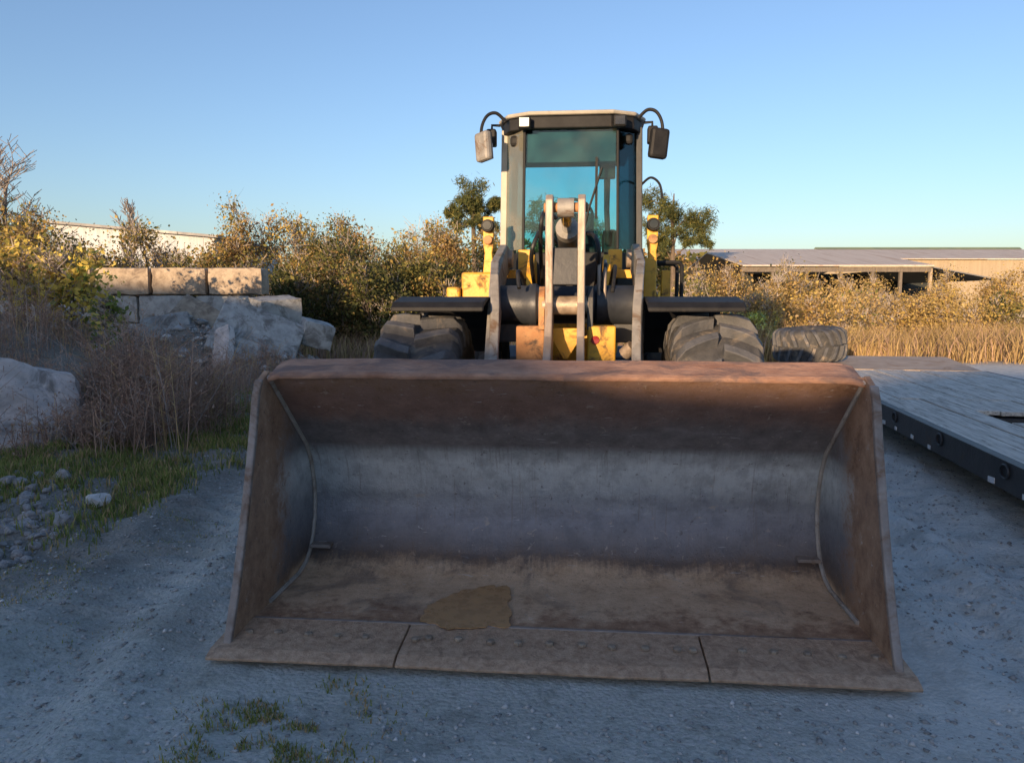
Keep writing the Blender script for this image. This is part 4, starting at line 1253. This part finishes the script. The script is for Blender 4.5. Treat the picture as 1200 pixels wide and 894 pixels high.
weeds('dead_weeds', 2600, bank2, .35, 1.0, 32, 'dense reddish-brown weed thicket standing between boulder and green verge', ('weed_brown', 'grass_tan', 'twig_grey'), (.8, .08, .12), .010)
def bank3(rg, n):
    X = rg.uniform(-5.6, -2.0, n); Y = rg.uniform(13.0, 15.5, n)
    return X, Y
weeds('dead_weeds', 1000, bank3, .15, .5, 33, 'low pale dry weeds at the foot of the leaning concrete slabs')

# golden grass field right and behind
rg = np.random.default_rng(41)
n = 130000
Y = 19.5 + 26 * rg.random(n) ** 1.3; X = -6 + Y * (rg.random(n) * 1.05 - .02)
k_ = vnoise(X * .35, Y * .35) + .5 * vnoise(X * 1.2, Y * 1.2)
keep = rg.random(n) < sstep(-.35, .2, k_)
X, Y = X[keep], Y[keep]
hh = .9
grass('dry_field_grass', X, Y, .20, 1.15, .020, ['grass_straw', 'grass_tan', 'weed_brown'], [.42, .36, .22], 42, 'tall golden dry grass filling the field beyond the trailer', lean=.75)
n = 16000
Y = 17.5 + 6 * rg.random(n); X = rg.uniform(-9, 3.5, n)
grass('dry_field_grass', X, Y, .2, .9, .022, ['grass_tan', 'weed_brown', 'leaf_olive'], [.45, .4, .15], 43, 'dull brown grass along the foot of the tree line', lean=.5)

# ------------------------------------------------------------------ trees and shrubs
def make_tree(name, base, height, spread, seed, leafmats, probs, label, group, cat='tree', nleaf=2600, leaf=.15, clump=.5, bark='bark_brown', trunk_r=None, depth=3, dens=1.0, up=.55, twigs=True, low=.2):
    rd = random.Random(seed); rg = np.random.default_rng(seed)
    root = empty(name, base)
    trunk, br = MB(), MB()
    tips = []
    trunk_r = trunk_r or height * .018
    def branch(p, d, L, r, lvl):
        pts = [p]; q = p.copy(); dd = d.copy()
        seg = 4 if lvl < 2 else 3
        for s in range(seg):
            dd = (dd + Vector((rd.gauss(0, .16), rd.gauss(0, .16), rd.gauss(.05, .10)))).normalized()
            q = q + dd * L / seg; pts.append(q.copy())
        rs = [max(.009 if not nleaf else .006, r * (1 - .75 * i / seg)) for i in range(seg + 1)]
        (trunk if lvl == 0 else br).tube(pts, rs, 6 if lvl == 0 else (4 if lvl == 1 else 3), caps=False)
        if lvl >= depth - 1: tips.extend(pts[1:])
        if lvl < depth:
            nb = int([9, 6, 5, 4][lvl] * dens)
            for i in range(nb):
                t = low + (1 - low) * (i + rd.random()) / nb if lvl == 0 else .25 + .75 * (i + rd.random()) / nb
                t = min(t, .999)
                k_ = int(t * seg); f = t * seg - k_
                o_ = pts[k_].lerp(pts[min(k_ + 1, seg)], f)
                a = rd.uniform(0, 6.28)
                side = Vector((math.cos(a), math.sin(a), 0))
                nd = (dd * up + side * (1.0 - .35 * t) + Vector((0, 0, .25))).normalized()
                ll = (spread * (1.05 - .55 * t) if lvl == 0 else L * rd.uniform(.38, .62))
                branch(o_, nd, ll * rd.uniform(.75, 1.15), max(.008, r * .5 * (1 - .4 * t)), lvl + 1)
    branch(Vector((0, 0, -.1)), Vector((0, 0, 1)), height * .86, trunk_r, 0)
    trunk.build('trunk', bark, root, smooth=True)
    br.build('branches', 'twig_grey' if bark == 'bark_grey' else bark, root)
    if nleaf:
        T_ = np.array([tuple(t) for t in tips])
        zmax = T_[:, 2].max()
        pick = T_[rg.integers(0, len(T_), nleaf)]
        C = pick + rg.normal(size=(nleaf, 3)) * clump * np.array([1, 1, .8])
        thin = vnoise(C[:, 0] * 1.1 + 5 + seed, C[:, 2] * 1.1 - C[:, 1] * .7) + .25 * (C[:, 2] < height * .5)
        C = C[(C[:, 2] > .15) & (rg.random(nleaf) < sstep(-.36, -.02, thin) * .9 + .1)]
        V = leaves(C, leaf, rg, .6)
        tw = T_[rg.integers(0, len(T_), 500)]
        td = rg.normal(size=(500, 3)) * .5 + np.array([0, 0, .75]); td /= np.linalg.norm(td, axis=1, keepdims=True)
        te = tw + td * rg.uniform(.2, .65, (500, 1)) * min(1.0, height * .25)
        sd_ = np.cross(td, rg.normal(size=(500, 3))); sd_ /= np.linalg.norm(sd_, axis=1, keepdims=True)
        poly_mesh('twigs', np.stack([tw - sd_ * .008, tw + sd_ * .008, te + sd_ * .004, te - sd_ * .004], 1), 'twig_grey', None, root)['kind'] = 'stuff'
        # clump-wise shade so that lighter and darker sprays mix
        cl = vnoise(C[:, 0] * 1.3 + seed, C[:, 2] * 1.3 + C[:, 1]) + .25 * rg.normal(size=len(C))
        order = np.argsort(np.argsort(cl)) / max(1, len(C))
        cum = np.cumsum(probs)
        mi = np.searchsorted(cum, np.clip(order, 0, .9999))
        poly_mesh('crown', V, list(leafmats), np.clip(mi, 0, len(leafmats) - 1), root)
    return tag(root, label, cat, group)

def tree_at(px, top_py, Y, **kw):
    p = at(px, top_py, Y)
    z0 = gh(p.x, Y)
    h = p.z - z0
    return make_tree(base=(p.x, Y, z0), height=h, **kw)

RUST = ('leaf_rust', 'leaf_gold', 'leaf_olive'); 
# bare trees on the left
tree_at(30, 172, 23, name='bare_tree', dens=1.45, spread=2.3, seed=101, leafmats=(), probs=(), nleaf=0, bark='bark_grey', label='tall leafless grey tree rising above the rust-coloured shrubs', group=None, depth=3, trunk_r=.13, low=.5, up=.45)
tree_at(126, 222, 24, name='bare_tree', dens=1.5, spread=1.1, seed=102, leafmats=(), probs=(), nleaf=0, bark='bark_grey', label='slim leafless grey tree before the pale metal building', group=None, depth=3, trunk_r=.08, low=.3, up=1.1)
left_trees = [  # px, top py, Y, spread, kind
    (-30, 245, 22, 1.7, 0), (22, 246, 21.5, 1.5, 0), (62, 262, 21, 1.4, 1), (95, 292, 20.5, 1.0, 2), (-5, 290, 19.5, 1.3, 2),
    (78, 275, 23, 1.2, 2), (100, 288, 22, 1.0, 0), (212, 272, 24, .8, 1), (240, 286, 22.5, .9, 2), (158, 292, 22, .8, 2), (190, 243, 23, .95, 2), (175, 285, 21.5, .9, 2), (232, 278, 23, .8, 3), (268, 262, 24.5, 1.3, 0), (300, 250, 26, 1.6, 0), (335, 252, 27, 1.5, 0), (352, 262, 24, 1.3, 1),
    (384, 244, 28, 1.1, 1), (372, 290, 22.5, 1.4, 3), (430, 272, 25, 1.3, 0), (410, 300, 22, 1.5, 3), (455, 285, 24, 1.4, 2), (490, 258, 27, 1.2, 1), (520, 262, 26, 1.3, 1), (478, 310, 21.5, 1.4, 3), (545, 268, 24, 1.3, 0), (520, 305, 21.5, 1.3, 2), (300, 300, 22.0, 1.4, 2), (335, 310, 21, 1.2, 3), (250, 300, 21.5, .9, 2), (440, 318, 20.5, 1.2, 3), (575, 272, 26, 1.2, 0)]
KIND = [(('leaf_rust', 'leaf_gold', 'leaf_olive'), (.55, .25, .20), 'rust-brown autumn tree in the sunlit tree line behind the loader', 'rust-brown trees'),
        (('leaf_gold', 'leaf_olive', 'leaf_rust'), (.50, .30, .20), 'golden-leaved autumn tree in the tree line behind the block wall', 'golden trees'),
        (('leaf_olive', 'leaf_gold', 'leaf_rust'), (.50, .25, .25), 'olive-green bushy tree at the front of the tree line', 'olive trees'),
        (('leaf_dark', 'leaf_olive', 'leaf_rust'), (.60, .28, .12), 'dark green thick bush low in the shade of the tree line', 'dark bushes')]
LAND = [(-99, 'below the tall leafless tree'), (55, 'behind the yellow sapling'), (120, 'just left of the slim leafless tree' if False else 'before the pale metal building'), (205, 'behind the block wall'), (285, 'behind the wall end block'), (345, 'behind the tilted concrete cube'), (400, 'between the tilted cube and the loader'), (470, 'beside the loader tyre'), (530, 'below the round-topped pine')]
SHADE = ['rust-brown autumn tree', 'golden-leaved autumn tree', 'olive-green bushy tree', 'dark green bush']
for i, (px, py, Y_, sp_, kd) in enumerate(left_trees):
    lm, pb, lb, gp = KIND[kd]
    pb = np.array(pb) * np.random.default_rng(900 + i).uniform(.6, 1.5, 3); pb = tuple(pb / pb.sum())
    lb = ('tall ' if py < 265 else 'low ' if py > 288 else 'mid-height ') + ('broad ' if sp_ >= 1.5 else 'narrow ' if sp_ < 1 else '') + SHADE[kd] + ' in the tree line ' + [t for a_, t in LAND if px >= a_][-1]
    tree_at(px, py + 6, Y_, name='autumn_tree' if kd < 3 else 'dark_bush', spread=sp_, seed=200 + i, leafmats=lm, probs=pb, nleaf=int(4200 * sp_ + 2400), leaf=.074, clump=.27, label=lb, group=gp, low=.08, depth=3, up=.75, cat='tree' if kd < 3 else 'bush')
# thin bare saplings poking up
for i, (px, py, Y_) in enumerate([(450, 250, 28), (150, 262, 24), (468, 262, 27)]):
    tree_at(px, py, Y_, name='bare_sapling', spread=.8, seed=300 + i, leafmats=(), probs=(), nleaf=0, bark='bark_grey', label='thin leafless sapling poking up through the tree line', group='leafless saplings', depth=2, trunk_r=.035, low=.3, up=1.3)

# pines
def pine(px, top, Y_, clumps, seed, label, trunkpx=None):
    rd = random.Random(seed); rg = np.random.default_rng(seed)
    b0 = at(trunkpx or px, top, Y_)
    root = empty('pine_tree', (b0.x, Y_, 0))
    H_ = b0.z
    MB().tube([(0, 0, -.2), (.05, 0, H_ * .4), (-.04, .05, H_ * .75), (0, 0, H_ * .97)], [.16, .13, .09, .03], 8, caps=False).build('trunk', 'bark_brown', root, smooth=True)
    brm = MB(); CC = []
    for (cx, cy, rw, rh) in clumps:
        c = at(cx, cy, Y_ + rd.uniform(-.6, .6)) - Vector((b0.x, Y_, 0))
        rw_, rh_ = rw * Y_ / F_PX * 1.2, rh * Y_ / F_PX * 1.25
        st_ = Vector((0, 0, max(.5, c.z - rw_ * .6 - .3)))
        brm.tube([st_, st_.lerp(c, .5) + Vector((0, 0, .12)), c], [.05, .035, .012], 5, caps=False)
        nsub = 16
        for _ in range(nsub):
            g = rg.normal(size=3); g /= np.linalg.norm(g); g *= rg.random() ** .4
            q = np.array(c) + g * np.array([rw_, rw_, rh_])
            brm.tube([c, Vector(q)], [.014, .005], 3, caps=False)
            CC.append(q + rg.normal(size=(130, 3)) * min(rw_, rh_) * .26)
    C = np.concatenate(CC)
    V = leaves(C, .20, rg, .14)
    mi = (rg.random(len(C)) < .3).astype(int)
    brm.build('branches', 'bark_brown', root)
    poly_mesh('crown', V, ['leaf_pine', 'leaf_olive'], mi, root)
    tag(root, label, 'tree', 'pines behind the loader')
pine(555, 208, 36, [(553, 224, 15, 12), (545, 240, 16, 7), (565, 246, 15, 7), (533, 249, 10, 5), (580, 240, 8, 5), (552, 262, 20, 8), (574, 266, 12, 7)], 401, 'pine with a rounded dark top rising left of the cab', 555)
pine(790, 222, 40, [(762, 235, 16, 12), (780, 246, 16, 9), (805, 255, 20, 12), (822, 262, 13, 11), (795, 272, 20, 10), (768, 268, 14, 10), (815, 284, 16, 7), (775, 288, 16, 8)], 402, 'broad dark pine with several crown lobes right of the cab', 790)
pine(640, 235, 44, [(640, 248, 18, 10), (625, 262, 16, 9), (660, 264, 18, 9), (690, 262, 16, 9), (700, 280, 20, 8), (650, 284, 24, 8)], 403, 'dark pine seen through the cab windows', 650)

# yellow-leaved sapling on the bank
def sapling(px, py, Y_, sp_, h_, seed, lm, pb, label, nl, leaf=.088, clump=.22):
    p = at(px, py, Y_); z0 = gh(p.x, p.y)
    make_tree(name='yellow_sapling', base=(p.x, p.y, z0), height=max(h_, p.z - z0), spread=sp_, seed=seed, leafmats=lm, probs=pb, nleaf=nl, leaf=leaf, clump=clump, label=label, group=None, cat='sapling', depth=2, low=.25, trunk_r=.02, up=.8)
sapling(84, 292, 13.2, .75, .9, 501, ('leaf_yellow', 'leaf_gold', 'leaf_green'), (.76, .12, .12), 'bright yellow-leaved sapling growing on the bank before the block wall', 2600)
sapling(25, 296, 13.6, .8, .9, 502, ('leaf_yellow', 'leaf_gold', 'leaf_olive'), (.40, .40, .20), 'duller gold-leaved sapling beside the bright yellow one on the bank', 1300)
sapling(118, 340, 12.6, .35, .5, 503, ('leaf_green', 'leaf_yellow'), (.7, .3), 'small green-leaved sprig at the foot of the yellow sapling', 260, .10, .14)

# shrubs in the field on the right
field = [(815, 312, 24, 1.0, 1), (842, 318, 25, 1.0, 0), (868, 312, 27, 1.0, 0), (800, 330, 22, .9, 2), (893, 318, 25, .9, 1), (918, 306, 29, .9, 2), (940, 308, 27, .8, 2), (905, 345, 21.5, .8, 0), (960, 318, 28, .9, 1), (985, 322, 30, .9, 1), (1030, 326, 32, .9, 1), (1065, 322, 33, .9, 0), (1105, 322, 33, .9, 1), (930, 322, 26, .9, 1), (1008, 332, 27, .8, 3), (990, 352, 23.5, .8, 1), (1040, 355, 26, .9, 1), (1075, 352, 27, .9, 0), (1120, 345, 29, 1.0, 1), (1160, 338, 30, 1.1, 0), (1195, 318, 30, 1.1, 1), (1225, 312, 30, 1.1, 0), (1150, 362, 25, .9, 1), (1100, 366, 25, .8, 1), (950, 350, 23, .8, 0), (870, 348, 21.5, .8, 1), (1185, 352, 26, .9, 2)]
FK = [(('leaf_rust', 'leaf_gold', 'grass_tan'), (.4, .3, .3), 'brown dry shrub in the golden field beyond the trailer', 'brown field shrubs'),
      (('grass_straw', 'leaf_gold', 'leaf_rust'), (.45, .35, .2), 'golden dry shrub in the field beyond the trailer', 'golden field shrubs'),
      (('leaf_olive', 'leaf_gold', 'leaf_dark'), (.5, .25, .25), 'olive shrub standing among dry grass before the long shed', 'olive field shrubs'),
      (('grass_tan', 'leaf_green', 'grass_straw'), (.5, .2, .3), 'pale round shrub standing alone before the dark open shed bay', None)]
FLAND = [(0, 'below the broad pine right of the cab'), (860, 'before the closed end of the pole shed'), (925, 'behind the loose tyre'), (1000, 'before the dark open shed bays'), (1095, 'before the sloping side roof of the shed'), (1172, 'beyond the far side of the trailer')]
FS = ['brown dry shrub', 'golden dry shrub', 'olive-green shrub', 'pale round shrub']
for i, (px, py, Y_, sp_, kd) in enumerate(field):
    lm, pb, lb, gp = FK[kd]
    lb = ('tall ' if py < 320 else 'low ' if py > 345 else 'mid-height ') + FS[kd] + ' in the field ' + [t for a_, t in FLAND if px >= a_][-1]
    tree_at(px, py, Y_, name='field_shrub', spread=sp_, seed=600 + i, leafmats=lm, probs=pb, nleaf=int(3600 * sp_), leaf=.07, clump=.26, label=lb, group=gp, cat='shrub', low=.06, depth=2, up=.9, trunk_r=.03)

# ------------------------------------------------------------------ sheds and buildings
# open pole shed on the right
shed = empty('pole_shed', (0, 40, 0))
a0, a1 = at(868, 310, 40), at(1090, 311, 40)
EZ = a1.z
def sheet(b, p0, p1, p2, p3, th=.06):
    p = [Vector(q) for q in (p0, p1, p2, p3)]
    b.add(p + [q - Vector((0, 0, th)) for q in p], [(0, 1, 2, 3), (7, 6, 5, 4), (0, 4, 5, 1), (1, 5, 6, 2), (2, 6, 7, 3), (3, 7, 4, 0)])
RZ = at(980, 296, 47).z
b_ = MB()
sheet(b_, (a0.x, -.4, EZ), (a1.x, -.4, EZ), (a1.x, 7, RZ), (a0.x, 7, RZ))
sheet(b_, (a0.x, 7.02, RZ), (a1.x, 7.02, RZ), (a1.x, 14, EZ), (a0.x, 14, EZ))
b_.build('roof', 'roof_sheet', shed)
b_ = MB(); c1 = at(1166, 327, 40)
sheet(b_, (a1.x + .02, -.3, EZ - .08), (c1.x, -.3, c1.z), (c1.x, 13, c1.z), (a1.x + .02, 13, EZ - .08))
b_.build('side_roof', 'grey_roof_sheet', shed)
MB().box(a0.x, c1.x + 2.5, 9.0, 9.1, -.2, EZ - .15).build('back_wall', 'interior_shade_board', shed)  # interior shade comes from this wall's dark colour
for px in (870, 905, 945, 985, 1022, 1055, 1090, 1163):
    x = at(px, 320, 40).x
    MB().box(x - .07, x + .07, -.1, .05, -.3, (EZ if px <= 1090 else c1.z) - .08).build('post', 'shed_timber' if px != 1090 else 'concrete', shed)
MB().box(a0.x, a1.x, -.15, -.09, EZ - .34, EZ - .09).build('fascia', 'shed_timber', shed)
MB().box(at(875, 320, 40).x, at(935, 320, 40).x, 4, 4.1, 0, EZ - .3).build('inner_wall', 'interior_shade_board', shed)
tag(shed, 'long low open-fronted pole shed with rusty pale sheet roof behind dry shrubs', 'shed')
# wide low warehouse further back
wh = empty('warehouse', (0, 62, 0))
x0, x1 = at(800, 300, 62).x, at(1290, 300, 62).x
e_, r_ = at(1000, 303, 62).z, at(1000, 292, 72).z
b_ = MB(); sheet(b_, (x0, 0, e_), (x1, 0, e_), (x1, 10, r_), (x0, 10, r_)); sheet(b_, (x0, 10.02, r_), (x1, 10.02, r_), (x1, 20, e_), (x0, 20, e_))
b_.build('roof', 'roof_sheet', wh)
MB().box(x0 + .3, x1 - .3, .4, 19.6, -.3, e_ - .07).build('wall', 'tan_wall_sheet', wh)
xg = at(955, 300, 72).x
MB().prism([(10.02 - .45, r_ + .03 - .05), (10.02, r_ + .17), (10.02 + .45, r_ + .03 - .05)], 'x', xg, x1).build('ridge_cap', 'green_sheet', wh)
tag(wh, 'very long warehouse with pale roof and green ridge beyond the pole shed', 'warehouse')
# pale metal building behind the left trees
pb_ = empty('metal_building', (0, 44, 0))
x0, x1 = at(62, 300, 44).x, at(252, 300, 44).x
zl, zr = at(62, 262, 44).z, at(252, 279, 44).z
MB().prism([(x0, -.3), (x1, -.3), (x1, zr), (x0, zl)], 'y', 0, 12).build('wall', 'pale_wall_sheet', pb_)
b_ = MB(); sheet(b_, (x0 - .3, -.5, zl + .16), (x1 + .4, -.5, zr + .12), (x1 + .4, 12.4, zr + .12), (x0 - .3, 12.4, zl + .16), .14)
b_.build('roof', 'grey_roof_sheet', pb_)
dx = at(215, 300, 44).x
MB().box(dx - .9, dx + .9, -.06, -.003, 0, 3.2).build('door', 'grey_roof_sheet', pb_)
for px in (75, 100, 140):
    x = at(px, 290, 44).x
    MB().box(x - .4, x + .4, -.05, -.003, 2.6, 3.6).build('window', 'dark_glass', pb_)
tag(pb_, 'pale metal building with dark sloping roof edge behind the leafless tree', 'building')
# far woods closing the horizon
def far_wood(name, xa, xb, Y_, hz, n, seed, mats, probs, label):
    rg = np.random.default_rng(seed)
    X = rg.uniform(xa, xb, n); top = hz * (.75 + .5 * (vnoise(X * .12, X * 0 + seed) + .5))
    Z = rg.random(n) ** .7 * top
    C = np.stack([X, Y_ + rg.uniform(-4, 4, n), Z], 1)
    V = leaves(C, .34, rg, .7)
    tag(poly_mesh(name, V, mats, rg.choice(len(mats), n, p=probs)), label, 'woods', kind='stuff')
far_wood('far_woods', -90, 20, 62, 5.0, 42000, 71, ['leaf_olive', 'leaf_rust', 'leaf_dark'], [.45, .25, .3], 'far brown-green woods closing the horizon behind the tree line')
